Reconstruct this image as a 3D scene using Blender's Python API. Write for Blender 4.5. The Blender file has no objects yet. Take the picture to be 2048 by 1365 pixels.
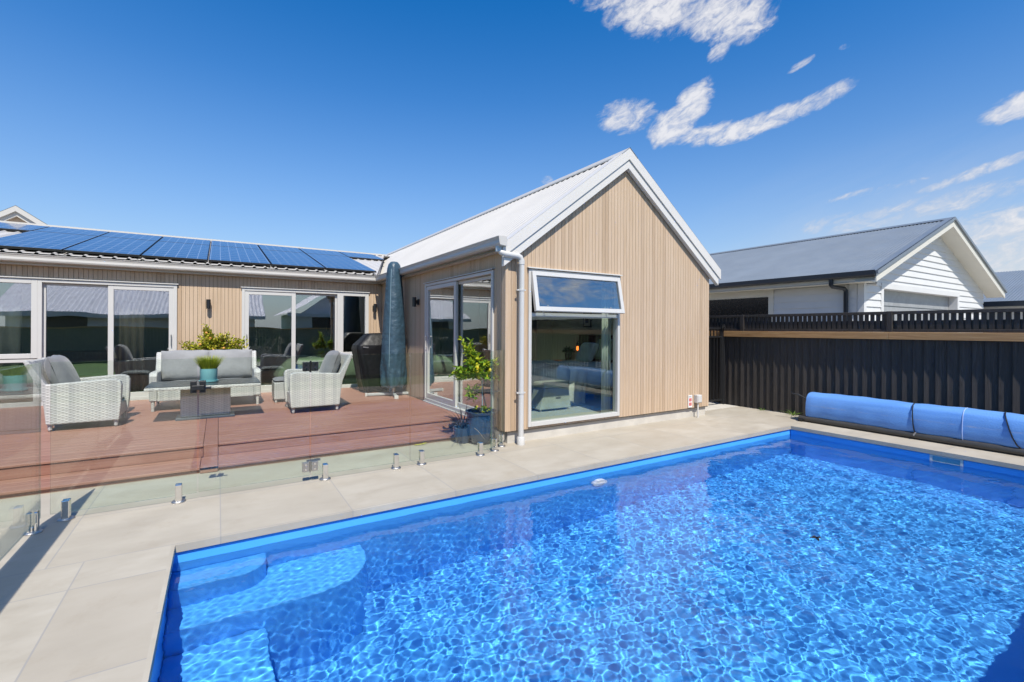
import bpy, math, random
import numpy as np
from mathutils import Vector, Matrix
R = math.radians
random.seed(7)
sc = bpy.context.scene
COL = sc.collection

# ---------------------------------------------------------------- camera
cam_d = bpy.data.cameras.new('camera')
cam = bpy.data.objects.new('camera', cam_d); COL.objects.link(cam)
sc.camera = cam
cam_d.sensor_width = 36.0
cam_d.lens = 944.558 / 2048 * 36
cam_d.shift_y = -(682.5 - 658.65) / 2048
cam_d.clip_start = 0.05; cam_d.clip_end = 3000
yaw, roll = 0.555922, 0.004439
fwd = Vector((math.sin(yaw), math.cos(yaw), 0)); rgt = Vector((math.cos(yaw), -math.sin(yaw), 0)); up = Vector((0, 0, 1))
r2 = rgt * math.cos(roll) + up * math.sin(roll)
u2 = up * math.cos(roll) - rgt * math.sin(roll)
cam.matrix_world = Matrix(((r2.x, u2.x, -fwd.x, 0), (r2.y, u2.y, -fwd.y, 0), (r2.z, u2.z, -fwd.z, 1.45), (0, 0, 0, 1)))

# ---------------------------------------------------------------- sun and sky
SUN_D = Vector((0.14, 0.70, -1.0)).normalized()
sun_el = math.asin(-SUN_D.z)
sun_az = math.atan2(-SUN_D.x, -SUN_D.y)            # clockwise from +Y
sun_l = bpy.data.lights.new('sun', 'SUN'); sun = bpy.data.objects.new('sun', sun_l); COL.objects.link(sun)
sun_l.energy = 4.6; sun_l.angle = R(0.53); sun_l.color = (1.0, 0.95, 0.85)
sun.rotation_euler = SUN_D.to_track_quat('-Z', 'Y').to_euler()
sun.location = (0, -5, 12)
try: sun_l.cycles.is_caustics_light = True
except Exception as e: print('no caustics light', e)
world = bpy.data.worlds.new('World'); sc.world = world; world.use_nodes = True

sc.view_settings.view_transform = 'Standard'; sc.view_settings.look = 'None'
sc.view_settings.exposure = 0.45; sc.view_settings.gamma = 1.0; sc.view_settings.use_curve_mapping = False
cy = sc.cycles
cy.max_bounces = 12; cy.transparent_max_bounces = 24; cy.transmission_bounces = 8; cy.glossy_bounces = 5; cy.diffuse_bounces = 4
cy.caustics_reflective = False; cy.caustics_refractive = True; cy.blur_glossy = 0.3
cy.sample_clamp_indirect = 25.0
cy.use_denoising = True

# ---------------------------------------------------------------- node helpers
def mat(name):
    m = bpy.data.materials.new(name); m.use_nodes = True; nt = m.node_tree; nt.nodes.clear()
    out = nt.nodes.new('ShaderNodeOutputMaterial')
    return m, nt, out
class N:
    """tiny node graph writer"""
    def __init__(s, nt): s.nt = nt
    def n(s, typ, ins=None, **kw):
        nd = s.nt.nodes.new('ShaderNode' + typ)
        for k, v in kw.items(): setattr(nd, k, v)
        if ins:
            for k, v in ins.items():
                sk = nd.inputs[k]
                if isinstance(v, bpy.types.NodeSocket): s.nt.links.new(v, sk)
                elif isinstance(v, bpy.types.Node): s.nt.links.new(v.outputs[0], sk)
                else: sk.default_value = v
        return nd
    def math(s, op, a, b=0.0, clamp=False):
        nd = s.n('Math', {0: a, 1: b}, operation=op, use_clamp=clamp); return nd.outputs[0]
    def vmath(s, op, a, b=(0, 0, 0)):
        nd = s.n('VectorMath', {0: a, 1: b}, operation=op); return nd.outputs[0]
    def mix(s, f, a, b, blend='MIX'):
        nd = s.n('Mix', data_type='RGBA', blend_type=blend)
        for i, v in ((0, f), (6, a), (7, b)):
            sk = nd.inputs[i]
            if isinstance(v, bpy.types.NodeSocket): s.nt.links.new(v, sk)
            else: sk.default_value = v if not isinstance(v, tuple) or len(v) == 4 else (*v, 1)
        return nd.outputs[2]
    def ramp(s, f, stops, interp='LINEAR'):
        nd = s.n('ValToRGB', {0: f}); cr = nd.color_ramp; cr.interpolation = interp
        while len(cr.elements) > 1: cr.elements.remove(cr.elements[-1])
        for i, (p, c) in enumerate(stops):
            e = cr.elements[0] if i == 0 else cr.elements.new(p)
            e.position = p; e.color = c if len(c) == 4 else (*c, 1)
        return nd.outputs[0]
    def mapr(s, v, a, b, c=0.0, d=1.0, interp='LINEAR'):
        nd = s.n('MapRange', {0: v, 1: a, 2: b, 3: c, 4: d}, interpolation_type=interp); return nd.outputs[0]
    def noise(s, vec, scale, detail=4, rough=.5, dist=0.0):
        nd = s.n('TexNoise', {'Scale': scale, 'Detail': detail, 'Roughness': rough, 'Distortion': dist})
        if vec is not None: s.nt.links.new(vec, nd.inputs['Vector'])
        return nd.outputs[0]
    def pos(s): return s.n('NewGeometry').outputs['Position']
    def obj(s): return s.n('TexCoord').outputs['Object']
    def scale(s, v, x): return s.n('VectorMath', {0: v, 1: x}, operation='MULTIPLY').outputs[0]
    def bump(s, h, strength=.3, dist=.01):
        return s.n('Bump', {'Height': h, 'Strength': strength, 'Distance': dist}).outputs[0]
def pbr(name, color, rough=.6, metallic=0.0, spec=.5, noise_scale=None, noise_amt=.12, bump=None, vec='pos', sheen=0, coat=0, trans=None):
    """simple principled material with subtle procedural variation; bump=(scale,strength,dist)"""
    m, nt, out = mat(name); g = N(nt)
    p = g.n('BsdfPrincipled', {'Roughness': rough, 'Metallic': metallic, 'Specular IOR Level': spec, 'Sheen Weight': sheen, 'Coat Weight': coat})
    v = g.pos() if vec == 'pos' else g.obj()
    c = (*color, 1)
    f = g.noise(v, noise_scale or 6.0, 5, .6)
    lo = tuple(x * (1 - noise_amt) for x in color); hi = tuple(min(1, x * (1 + noise_amt)) for x in color)
    nt.links.new(g.mix(g.mapr(f, .3, .7), lo, hi), p.inputs['Base Color'])
    rr = g.mapr(g.noise(v, (noise_scale or 6) * 3, 3), .3, .7, max(0, rough - .06), min(1, rough + .06)); nt.links.new(rr, p.inputs['Roughness'])
    if bump:
        nt.links.new(g.bump(g.noise(v, bump[0], 4), bump[1], bump[2]), p.inputs['Normal'])
    nt.links.new(p.outputs[0], out.inputs[0])
    return m

# ---------------------------------------------------------------- mesh helpers
OFF = {}
class MB:
    def __init__(s): s.v = []; s.f = []; s.mi = []; s.cur = 0; s.uv = None
    def slot(s, i): s.cur = i; return s
    def add(s, vs, fs):
        o = len(s.v); s.v += [tuple(x) for x in vs]
        s.f += [tuple(i + o for i in f) for f in fs]; s.mi += [s.cur] * len(fs); return s
    def box(s, a, b):
        x0, y0, z0 = (min(a[i], b[i]) for i in range(3)); x1, y1, z1 = (max(a[i], b[i]) for i in range(3))
        return s.add([(x0,y0,z0),(x1,y0,z0),(x1,y1,z0),(x0,y1,z0),(x0,y0,z1),(x1,y0,z1),(x1,y1,z1),(x0,y1,z1)],
                     [(0,3,2,1),(4,5,6,7),(0,1,5,4),(1,2,6,5),(2,3,7,6),(3,0,4,7)])
    def obox(s, M, a, b):
        n = len(s.v); s.box(a, b)
        for i in range(n, len(s.v)): s.v[i] = tuple(M @ Vector(s.v[i]))
        return s
    def prism(s, poly, ax, a, b):
        """extrude a 2D polygon along axis ax ('x','y','z') between a and b"""
        def P(p, t): return {'x': (t, p[0], p[1]), 'y': (p[0], t, p[1]), 'z': (p[0], p[1], t)}[ax]
        n = len(poly)
        fs = [tuple(range(n)), tuple(range(2*n-1, n-1, -1))] + [(i, i+n, (i+1) % n + n, (i+1) % n) for i in range(n)]
        return s.add([P(p, a) for p in poly] + [P(p, b) for p in poly], fs)
    def tube(s, pts, r, n=10, caps=True, ry=None):
        pts = [Vector(p) for p in pts]; rs = r if isinstance(r, (list, tuple)) else [r] * len(pts)
        o = len(s.v); rings = []
        t = (pts[1] - pts[0]).normalized(); u = t.orthogonal().normalized()
        for i, p in enumerate(pts):
            if i == 0: t = pts[1] - pts[0]
            elif i == len(pts) - 1: t = pts[-1] - pts[-2]
            else: t = (pts[i+1] - p).normalized() + (p - pts[i-1]).normalized()
            t.normalize(); u = (u - t * u.dot(t)).normalized(); w = t.cross(u)
            s.v += [tuple(p + (u * math.cos(2*math.pi*k/n) + w * math.sin(2*math.pi*k/n)) * rs[i]) for k in range(n)]
        for i in range(len(pts) - 1):
            for k in range(n):
                a = o + i*n + k; b = o + i*n + (k+1) % n
                s.f.append((a, b, b + n, a + n)); s.mi.append(s.cur)
        if caps:
            s.f.append(tuple(o + k for k in range(n))[::-1]); s.f.append(tuple(o + (len(pts)-1)*n + k for k in range(n))); s.mi += [s.cur]*2
        return s
    def lathe(s, c, prof, n=24):
        """prof list of (r,z)"""
        o = len(s.v); m = len(prof)
        for r, z in prof:
            s.v += [(c[0] + r*math.cos(2*math.pi*k/n), c[1] + r*math.sin(2*math.pi*k/n), c[2] + z) for k in range(n)]
        for i in range(m - 1):
            for k in range(n):
                a = o + i*n + k; b = o + i*n + (k+1) % n
                s.f.append((a, b, b+n, a+n)); s.mi.append(s.cur)
        s.f.append(tuple(o + k for k in range(n))[::-1]); s.f.append(tuple(o + (m-1)*n + k for k in range(n))); s.mi += [s.cur]*2
        return s
    def build(s, name, m, parent=None, loc=None, smooth=False, bevel=0, seg=2, sub=0):
        me = bpy.data.meshes.new(name)
        off = OFF.get(parent.name, (0, 0, 0)) if parent else (loc or (0, 0, 0))
        vs = [(a - off[0], b - off[1], c - off[2]) for a, b, c in s.v]
        me.from_pydata(vs, [], s.f); me.validate()
        for mm in (m if isinstance(m, (list, tuple)) else [m]): me.materials.append(mm)
        if len(me.polygons) == len(s.mi) and any(s.mi): me.polygons.foreach_set('material_index', s.mi)
        if smooth: me.polygons.foreach_set('use_smooth', [True] * len(me.polygons))
        me.update()
        ob = bpy.data.objects.new(name, me); COL.objects.link(ob)
        if parent: ob.parent = parent
        else: ob.location = off
        OFF[ob.name] = off
        if bevel:
            b = ob.modifiers.new('bevel', 'BEVEL'); b.width = bevel; b.segments = seg; b.limit_method = 'ANGLE'; b.angle_limit = R(40)
        if sub:
            b = ob.modifiers.new('sub', 'SUBSURF'); b.levels = sub; b.render_levels = sub
        if smooth and smooth != 'full':
            e = ob.modifiers.new('es', 'EDGE_SPLIT'); e.split_angle = R(38)
        return ob
def tag(o, label=None, cat=None, group=None, kind=None):
    if label: o['label'] = label
    if cat: o['category'] = cat
    if group: o['group'] = group
    if kind: o['kind'] = kind
    return o
def thing(name, label, cat, loc=(0, 0, 0), rz=0, group=None, local=False):
    """local=True: parts are modelled round (0,0,0); else in world coordinates"""
    o = bpy.data.objects.new(name, None); COL.objects.link(o); o.location = loc; o.rotation_euler.z = rz; o.empty_display_size = .2
    OFF[o.name] = (0, 0, 0) if local else tuple(loc)
    return tag(o, label, cat, group)
def struct(name, mb, m, **k):
    o = mb.build(name, m, **k); o['kind'] = 'structure'; return o
def dup(root, loc, rz=None, label=None):
    def cp(o, par):
        c = o.copy(); COL.objects.link(c); c.parent = par
        for ch in o.children: cp(ch, c)
        return c
    r = cp(root, None); r.location = loc
    if rz is not None: r.rotation_euler.z = rz
    if label: r['label'] = label
    OFF[r.name] = OFF[root.name]
    return r

# ================================================================ WORLD (sky + clouds)
def build_world():
    nt = world.node_tree; nt.nodes.clear(); g = N(nt)
    sky = g.n('TexSky', sky_type='NISHITA', sun_disc=False, sun_elevation=sun_el, sun_rotation=sun_az, air_density=1.0, dust_density=0.25, ozone_density=3.0, altitude=0)
    col = g.n('HueSaturation', {'Hue': .505, 'Saturation': SKY_SAT, 'Value': SKY_VAL, 'Color': sky}).outputs[0]
    d = g.n('TexCoord').outputs['Generated']
    s = g.n('SeparateXYZ', {0: d}); x, y, z = s.outputs
    az = g.math('MULTIPLY', g.math('ARCTAN2', x, y), 57.2958); el = g.math('MULTIPLY', g.math('ARCSINE', z), 57.2958)
    # cloud blobs: azimuth, elevation, half length, half height, tilt (deg), strength
    hz = g.mapr(el, 0, 46, 1, 0); hz = g.math('POWER', hz, 2.5)
    col = g.mix(g.math('MULTIPLY', hz, .9), col, (3.45, 4.1, 5.1))
    blobs = [(45.4, 23.7, 3.3, 1.7, 2, 1.05), (50.6, 22.3, 3.0, 1.8, 25, 1.35), (52.6, 24.0, 2.6, 1.6, 40, 1.3), (54.2, 25.8, 1.1, .8, 30, .9), (55.6, 20.9, 4.6, 1.15, 0, 1.2), (60.4, 21.3, 3.8, 1.0, 12, 1.15), (64.9, 22.3, 3.0, .85, 17, 1.05),
             (49.0, 33.6, 6.5, 3.0, -4, 1.25), (56.5, 31.2, 4.6, 2.4, -8, 1.25), (44.0, 35.2, 5.0, 1.8, 0, .95), (55.4, 28.4, 1.3, .8, 30, .95), (57.6, 28.9, .7, .4, 20, .7), (63.2, 25.7, 1.3, .35, 20, .75), (66.9, 26.2, .6, .25, 0, .4),
             (79.4, 18.2, 2.9, 1.1, 14, 1.0), (76.8, 13.6, 4.2, .5, 14, .85), (69.0, 13.2, 4.2, .4, 6, .6), (75.5, 11.5, 5.5, 1.0, 6, .75), (68.0, 10.6, 5.0, 1.0, 3, .65), (77.5, 8.6, 9.0, 1.7, 5, .9), (80.0, 5.6, 10.0, 1.9, 0, .85), (63.5, 8.2, 6.5, 1.0, 2, .55), (11.0, 6.9, 7.0, .6, -2, .55), (36.0, 17.5, .8, .5, 0, .5), (20, 6.2, 6, .5, 0, .4)]
    # clouds elsewhere in the sky (seen in reflections)
    blobs += [(-178, 12, 26, 2.6, 4, .9), (165, 22, 26, 4.0, 12, 1.0), (140, 24, 18, 4, 12, .8), (-170, 26, 25, 5, -5, .9), (150, 42, 26, 6, 20, .9), (-150, 12, 20, 2.5, 0, .7), (-100, 20, 20, 4, 8, .7)]
    dg = g.n('CombineXYZ', {0: g.math('ADD', g.math('MULTIPLY', az, .93), g.math('MULTIPLY', el, .35)), 1: g.math('ADD', g.math('MULTIPLY', az, -.7), g.math('MULTIPLY', el, 1.9)), 2: 0.0}).outputs[0]
    nz = g.noise(dg, .36, 12, .60, .9)
    nz2 = g.noise(dg, 1.3, 9, .58, .8)
    tot = None
    for a, e, L, Hh, t, st in blobs:
        dx = g.math('SUBTRACT', az, a); dy = g.math('SUBTRACT', el, e); c, sn = math.cos(R(t)), math.sin(R(t))
        if abs(a) > 90:   # wrap safely by comparing on the circle
            dx = g.math('WRAP', dx, 180); dx.node.inputs[2].default_value = -180
        u = g.math('ADD', g.math('MULTIPLY', dx, c / L), g.math('MULTIPLY', dy, sn / L))
        v = g.math('ADD', g.math('MULTIPLY', dx, -sn / Hh), g.math('MULTIPLY', dy, c / Hh))
        r2_ = g.math('ADD', g.math('MULTIPLY', u, u), g.math('MULTIPLY', v, v))
        w = g.math('MULTIPLY', g.mapr(r2_, 0, 1.7, 1, 0, 'SMOOTHSTEP'), st)
        tot = w if tot is None else g.math('MAXIMUM', tot, w)
    f = g.math('ADD', g.math('MULTIPLY', tot, .98), g.math('MULTIPLY', g.math('SUBTRACT', g.math('ADD', g.math('MULTIPLY', nz, .74), g.math('MULTIPLY', nz2, .26)), .5), 3.4))
    f = g.math('MULTIPLY', f, g.mapr(tot, 0, .25))
    a = g.mapr(f, .16, 1.5, 0, 1, 'SMOOTHSTEP')
    # thin high haze veil low in the right part of the sky
    shade = g.mapr(f, .3, 1.5, .74, 1.0)
    cc = g.n('VectorMath', {0: (CLOUD_V, CLOUD_V*1.0, CLOUD_V*1.04)}, operation='SCALE'); nt.links.new(shade, cc.inputs[3])
    veil = g.math('MULTIPLY', g.math('MULTIPLY', g.mapr(el, 20, 3, 0, 1, 'SMOOTHSTEP'), g.mapr(az, 48, 80, 0, 1, 'SMOOTHSTEP')), g.mapr(g.noise(g.vmath('MULTIPLY', dg, (.5, 1, 1)), .12, 7, .6, .6), .3, .7, .15, .75))
    col = g.mix(g.math('MULTIPLY', veil, g.math('LESS_THAN', az, 120)), col, (5.0, 5.2, 5.6))
    fin = g.mix(g.math('MULTIPLY', a, .93), col, cc.outputs[0])
    bg = g.n('Background', {0: fin, 1: .10}); out = g.n('OutputWorld'); nt.links.new(bg.outputs[0], out.inputs[0])
SKY_SAT, SKY_VAL, CLOUD_V = 1.47, 1.30, 6.3
build_world()
# ================================================================ POOL
PX0, PX1, PY0, PY1 = -0.26, 7.40, 0.065, 3.87
WZ = -0.13
def m_liner():
    m, nt, out = mat('pool_liner_blue'); g = N(nt)
    p = g.n('BsdfPrincipled', {'Roughness': .35, 'Specular IOR Level': .4})
    f = g.noise(g.pos(), 2.2, 4)
    nt.links.new(g.mix(g.mapr(f, .3, .7), (.062, .352, .82), (.082, .39, .88)), p.inputs['Base Color'])
    nt.links.new(p.outputs[0], out.inputs[0]); return m
M_LINER = m_liner()
def m_water():
    m, nt, out = mat('pool_water'); g = N(nt)
    p = g.n('BsdfGlass', {'Roughness': 0.0, 'IOR': 1.36, 'Color': (1, 1, 1, 1)})
    nt.links.new(p.outputs[0], out.inputs[0]); return m
b = MB()
b.box((PX0 - .1, PY0 - .1, -1.5), (PX1 + .1, PY1 + .1, -1.38))           # floor
b.box((PX0 - .1, PY1, -1.38), (PX1 + .1, PY1 + .1, -.054)).box((PX0 - .1, PY0 - .1, -1.38), (PX1 + .1, PY0, -.054))
b.box((PX0 - .1, PY0, -1.38), (PX0, PY1, -.054)).box((PX1, PY0, -1.38), (PX1 + .1, PY1, -.054))
def rounded_step(x1, y0, z, r):
    pts = [(PX0, PY1), (PX0, y0)] + [(x1 - r + r*math.sin(a), y0 + r - r*math.cos(a)) for a in [i*math.pi/2/14 for i in range(15)]] + [(x1, PY1)]
    b.prism(pts, 'z', -1.38, z)
rounded_step(.30, 3.60, -.27, .2); rounded_step(.98, 3.33, -.52, .42); b.box((PX0, 2.5, -1.38), (.26, 3.33, -.77))
pool = struct('pool_basin', b, M_LINER, loc=(3.5, 2, -1.5), bevel=.012)
# water surface: real wavelets
GX, GY = 1450, 720
xs = np.linspace(PX0 + .001, PX1 - .001, GX); ys = np.linspace(PY0 + .001, PY1 - .001, GY)
XX, YY = np.meshgrid(xs, ys); ZZ = np.zeros_like(XX)
rng = np.random.RandomState(3)
for lam, amp, n in ((.55, .0011, 5), (.17, .00042, 8), (.074, .000135, 16), (.047, .000068, 18)):
    for i in range(n):
        th = rng.uniform(0, 2*math.pi); l = lam * rng.uniform(.75, 1.3); k = 2*math.pi/l
        ZZ += amp * rng.uniform(.5, 1.1) / math.sqrt(n/3) * np.sin(k*(XX*math.cos(th) + YY*math.sin(th)) + rng.uniform(0, 7) + .9*np.sin(1.3*XX + 2.1*YY + i))
vs = np.stack([XX, YY, ZZ + WZ], -1).reshape(-1, 3)
idx = np.arange(GX*GY).reshape(GY, GX)
q = np.stack([idx[:-1, :-1], idx[:-1, 1:], idx[1:, 1:], idx[1:, :-1]], -1).reshape(-1, 4)
me = bpy.data.meshes.new('pool_water'); me.vertices.add(len(vs)); me.vertices.foreach_set('co', vs.ravel())
me.loops.add(q.size); me.loops.foreach_set('vertex_index', q.ravel().astype(np.int32))
me.polygons.add(len(q)); me.polygons.foreach_set('loop_start', np.arange(0, q.size, 4, dtype=np.int32)); me.polygons.foreach_set('loop_total', np.full(len(q), 4, dtype=np.int32))
me.update(); me.validate(); me.polygons.foreach_set('use_smooth', [True]*len(q)); me.materials.append(m_water())
water = bpy.data.objects.new('pool_water', me); COL.objects.link(water); water['kind'] = 'structure'
water.cycles.is_caustics_caster = True
pool.cycles.is_caustics_receiver = True

# ================================================================ PAVING, GROUND
def m_paving():
    m, nt, out = mat('travertine_look_tile'); g = N(nt); P = g.pos(); s = g.n('SeparateXYZ', {0: P}); x, y, z = s.outputs
    def line(v, off, pitch, w=.004):
        t = g.math('DIVIDE', g.math('SUBTRACT', v, off), pitch); f = g.math('ABSOLUTE', g.math('SUBTRACT', g.math('FRACT', g.math('ADD', t, .5)), .5))
        return g.math('LESS_THAN', f, w / pitch), g.math('FLOOR', t)
    lx, ix = line(x, .018, .895); ly, iy = line(y, 4.765 - .89*6, .89)
    lx2, ix2 = line(x, -.70 - .9*8, .9, .004); ly2, iy2 = line(y, 2.60 - .9*6, .9)
    side = g.math('LESS_THAN', x, -.262); near = g.math('LESS_THAN', y, 3.868); side = g.math('MULTIPLY', side, near)
    def sel(a, b): return g.math('ADD', g.math('MULTIPLY', a, g.math('SUBTRACT', 1.0, side)), g.math('MULTIPLY', b, side))
    jl = g.math('MAXIMUM', sel(lx, lx2), sel(ly, ly2)); IX = sel(ix, ix2); IY = sel(iy, iy2)
    wn = g.n('TexWhiteNoise', {'Vector': g.n('CombineXYZ', {0: IX, 1: IY, 2: side}).outputs[0]}, noise_dimensions='3D').outputs[0]
    pv = g.n('VectorMath', {0: P, 1: g.n('CombineXYZ', {0: g.math('MULTIPLY', wn, 7.0), 1: g.math('MULTIPLY', wn, 3.0), 2: 0.0}).outputs[0]}, operation='ADD').outputs[0]
    n1 = g.noise(g.scale(pv, (1.2, 2.0, 1)), 1.6, 7, .55, .5); n2 = g.noise(g.scale(pv, (7, 16, 7)), 1.0, 6, .6, .4); n3 = g.noise(P, 60, 3)
    c = g.ramp(g.math('ADD', g.math('MULTIPLY', n1, .75), g.math('MULTIPLY', n2, .25)), [(.25, (.345, .305, .242)), (.48, (.405, .366, .300)), (.62, (.44, .403, .338)), (.80, (.485, .450, .385))])
    c = g.mix(g.mapr(wn, 0, 1, 0, .55), c, (.355, .312, .25))
    # small water splashes and dirt near the joints
    st = g.noise(P, 3.1, 8, .7); c = g.mix(g.mapr(st, .55, .75, 0, .45), c, (.31, .26, .195))
    c = g.mix(g.math('MULTIPLY', jl, .85), c, (.30, .285, .265))
    p = g.n('BsdfPrincipled', {'Base Color': c, 'Roughness': g.mapr(n1, .3, .7, .5, .72), 'Specular IOR Level': .35})
    h = g.math('SUBTRACT', g.math('ADD', g.math('MULTIPLY', n2, .25), g.math('MULTIPLY', n3, .15)), g.math('MULTIPLY', jl, 1.2))
    nt.links.new(g.bump(h, .35, .003), p.inputs['Normal']); nt.links.new(p.outputs[0], out.inputs[0]); return m
M_PAVE = m_paving()
b = MB()
NX0 = -.02
T = -.05
ov = .02
b.box((-1.62, PY1 - ov, T), (9.0, 6.2, 0))            # far side, runs under the deck's front edge and out to the fence
b.box((-1.62, -2.4, T), (PX0 + ov, PY1 - ov, 0))       # left side
b.box((PX1 - ov, -2.4, T), (8.46, PY1 - ov, 0))        # right side
b.box((PX0 + ov, -2.4, T), (PX1 - ov, PY0 + ov, 0))
paving = struct('terrace_pavement', b, M_PAVE, loc=(3, 3, 0))
# concrete path strip beyond the house corner
m_conc = pbr('pale_concrete', (.50, .47, .42), .8, noise_scale=4, bump=(40, .2, .004))
b = MB(); b.box((7.14, 5.36, 0), (8.40, 11.5, .004)); struct('concrete_path', b, m_conc, loc=(7.8, 6, 0))
# ground: one large sheet with the pool cut out of it
def m_grass():
    m, nt, out = mat('lawn'); g = N(nt); P = g.pos()
    n = g.noise(P, .35, 6, .65); n2 = g.noise(P, 25, 3)
    c = g.ramp(g.math('ADD', g.math('MULTIPLY', n, .7), g.math('MULTIPLY', n2, .3)), [(.3, (.035, .085, .015)), (.55, (.06, .14, .02)), (.75, (.10, .17, .04))])
    p = g.n('BsdfPrincipled', {'Base Color': c, 'Roughness': .9}); nt.links.new(g.bump(n2, .8, .03), p.inputs['Normal']); nt.links.new(p.outputs[0], out.inputs[0]); return m
M_GRASS = m_grass()
b = MB(); S = 1500; z = -.056
b.add([(-S,-S,z),(S,-S,z),(S,PY0-.11,z),(-S,PY0-.11,z)], [(0,1,2,3)]); b.add([(-S,PY1+.11,z),(S,PY1+.11,z),(S,S,z),(-S,S,z)], [(0,1,2,3)])
b.add([(-S,PY0-.11,z),(PX0-.11,PY0-.11,z),(PX0-.11,PY1+.11,z),(-S,PY1+.11,z)], [(0,1,2,3)]); b.add([(PX1+.11,PY0-.11,z),(S,PY0-.11,z),(S,PY1+.11,z),(PX1+.11,PY1+.11,z)], [(0,1,2,3)])
struct('lawn_ground', b, M_GRASS)

# ================================================================ DECK
def m_deck():
    m, nt, out = mat('red_brown_composite_decking'); g = N(nt); P = g.pos()
    rnd = g.n('NewGeometry').outputs['Random Per Island']
    off = g.n('CombineXYZ', {0: g.math('MULTIPLY', rnd, 30.0), 1: g.math('MULTIPLY', rnd, 11.0), 2: 0.0}).outputs[0]
    pv = g.n('VectorMath', {0: P, 1: off}, operation='ADD').outputs[0]
    st = g.noise(g.scale(pv, (1.5, 60, 60)), 1.0, 6, .65, .3); bl = g.noise(P, 1.7, 5, .6)
    c = g.ramp(st, [(.3, (.200, .092, .062)), (.5, (.278, .136, .094)), (.7, (.35, .195, .142))])
    c = g.mix(g.mapr(rnd, 0, 1, 0, .28), c, (.225, .095, .07)); c = g.mix(g.mapr(bl, .45, .75, 0, .30), c, (.38, .235, .19))
    dust = g.noise(P, 9, 6, .75); c = g.mix(g.mapr(dust, .62, .8, 0, .5), c, (.42, .32, .27))
    p = g.n('BsdfPrincipled', {'Base Color': c, 'Roughness': .5, 'Specular IOR Level': .45})
    nt.links.new(g.bump(st, .4, .002), p.inputs['Normal']); nt.links.new(p.outputs[0], out.inputs[0]); return m
M_DECK = m_deck(); M_DARK = pbr('dark_void', (.012, .011, .010), .9)
dk = thing('deck', 'red brown board deck with one long low step along the front of the house', 'deck', (0, 8, 0))
b = MB(); y = 6.07
while y < 10.38:
    y1 = min(y + .137, 10.385)
    for xa, xb in ((-7.0, -.137), (.003, 3.045)):
        b.box((xa, y, .166), (xb, y1 - .004, .19))
    y += .1405
b.build('boards', M_DECK, dk, bevel=.002, seg=1)
b = MB(); b.box((-.133, 6.045, .166), (-.001, 10.385, .191)); b.box((-.133, 6.045, .02), (-.001, 6.066, .166)); b.box((-.15, 5.60, .004), (-.002, 5.617, .058)); b.box((-.15, 5.60, .034), (-.002, 6.04, .0605)); b.build('breaker_board', M_DECK, dk, bevel=.002, seg=1)
b = MB(); b.box((-7, 6.05, .168), (-.137, 6.068, .188)).box((.003, 6.05, .168), (3.045, 6.068, .188)); b.box((-7, 6.062, .062), (-.137, 6.08, .163)).box((.003, 6.062, .062), (3.045, 6.08, .163)); b.build('fascia_board', M_DECK, dk, bevel=.002, seg=1)
b = MB()
for i in range(3):
    y = 5.63 + i*.149
    b.box((-7, y - (.012 if i == 0 else 0), .036), (-.154, y + .145, .060)).box((.002, y - (.012 if i == 0 else 0), .036), (2.93, y + .145, .060))
b.build('step_tread', M_DECK, dk, bevel=.002, seg=1)
b = MB(); b.box((-7, 5.64, .002), (-.154, 5.66, .034)).box((.002, 5.64, .002), (2.93, 5.66, .034)); b.build('step_riser', M_DECK, dk)
b = MB(); b.box((-7, 6.11, .004), (3.04, 10.39, .150)); b.build('frame', M_DARK, dk)

# ================================================================ HOUSE
def m_cladding():
    m, nt, out = mat('blond_cedar_cladding'); g = N(nt); P = g.pos(); rnd = g.n('NewGeometry').outputs['Random Per Island']
    off = g.n('CombineXYZ', {0: g.math('MULTIPLY', rnd, 13.0), 1: g.math('MULTIPLY', rnd, 7.0), 2: g.math('MULTIPLY', rnd, 29.0)}).outputs[0]
    pv = g.n('VectorMath', {0: P, 1: off}, operation='ADD').outputs[0]
    gr = g.noise(g.scale(pv, (45, 45, 1.6)), 1.0, 6, .6, .5); bl = g.noise(P, .8, 4)
    c = g.ramp(gr, [(.25, (.41, .291, .184)), (.5, (.485, .355, .24)), (.75, (.56, .427, .307))])
    c = g.mix(g.mapr(rnd, 0, 1, 0, .4), c, (.53, .405, .295)); c = g.mix(g.math('GREATER_THAN', g.math('FRACT', g.math('MULTIPLY', rnd, 7.3)), .86), c, g.mix(1.0, c, (.86, .84, .82), 'MULTIPLY'))
    c = g.mix(g.mapr(bl, .4, .7, 0, .10), c, (.56, .45, .35))
    p = g.n('BsdfPrincipled', {'Base Color': c, 'Roughness': .62, 'Specular IOR Level': .3})
    nt.links.new(g.bump(gr, .25, .0015), p.inputs['Normal']); nt.links.new(p.outputs[0], out.inputs[0]); return m
M_CLAD = m_cladding()
M_WHITE = pbr('off_white_powdercoat', (.53, .52, .50), .38, noise_scale=1.5, noise_amt=.03)
M_ROOFW = pbr('off_white_steel_roofing', (.49, .468, .435), .42, noise_scale=.9, noise_amt=.05)
M_FASC = pbr('warm_grey_gutter_steel', (.50, .48, .45), .38, noise_scale=1.5, noise_amt=.03)
M_BARGE = pbr('off_white_flashing', (.60, .575, .54), .4, noise_scale=1.0, noise_amt=.03)
M_PIPE = pbr('white_upvc', (.54, .53, .51), .35, noise_scale=3, noise_amt=.03)
M_BLK = pbr('black_powdercoat', (.012, .012, .013), .4, noise_scale=8)
M_STEEL = pbr('brushed_stainless', (.50, .48, .45), .42, metallic=1, noise_scale=30, noise_amt=.04)
M_CHROME = pbr('polished_stainless', (.72, .71, .69), .07, metallic=1, noise_scale=30, noise_amt=.02)
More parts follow.
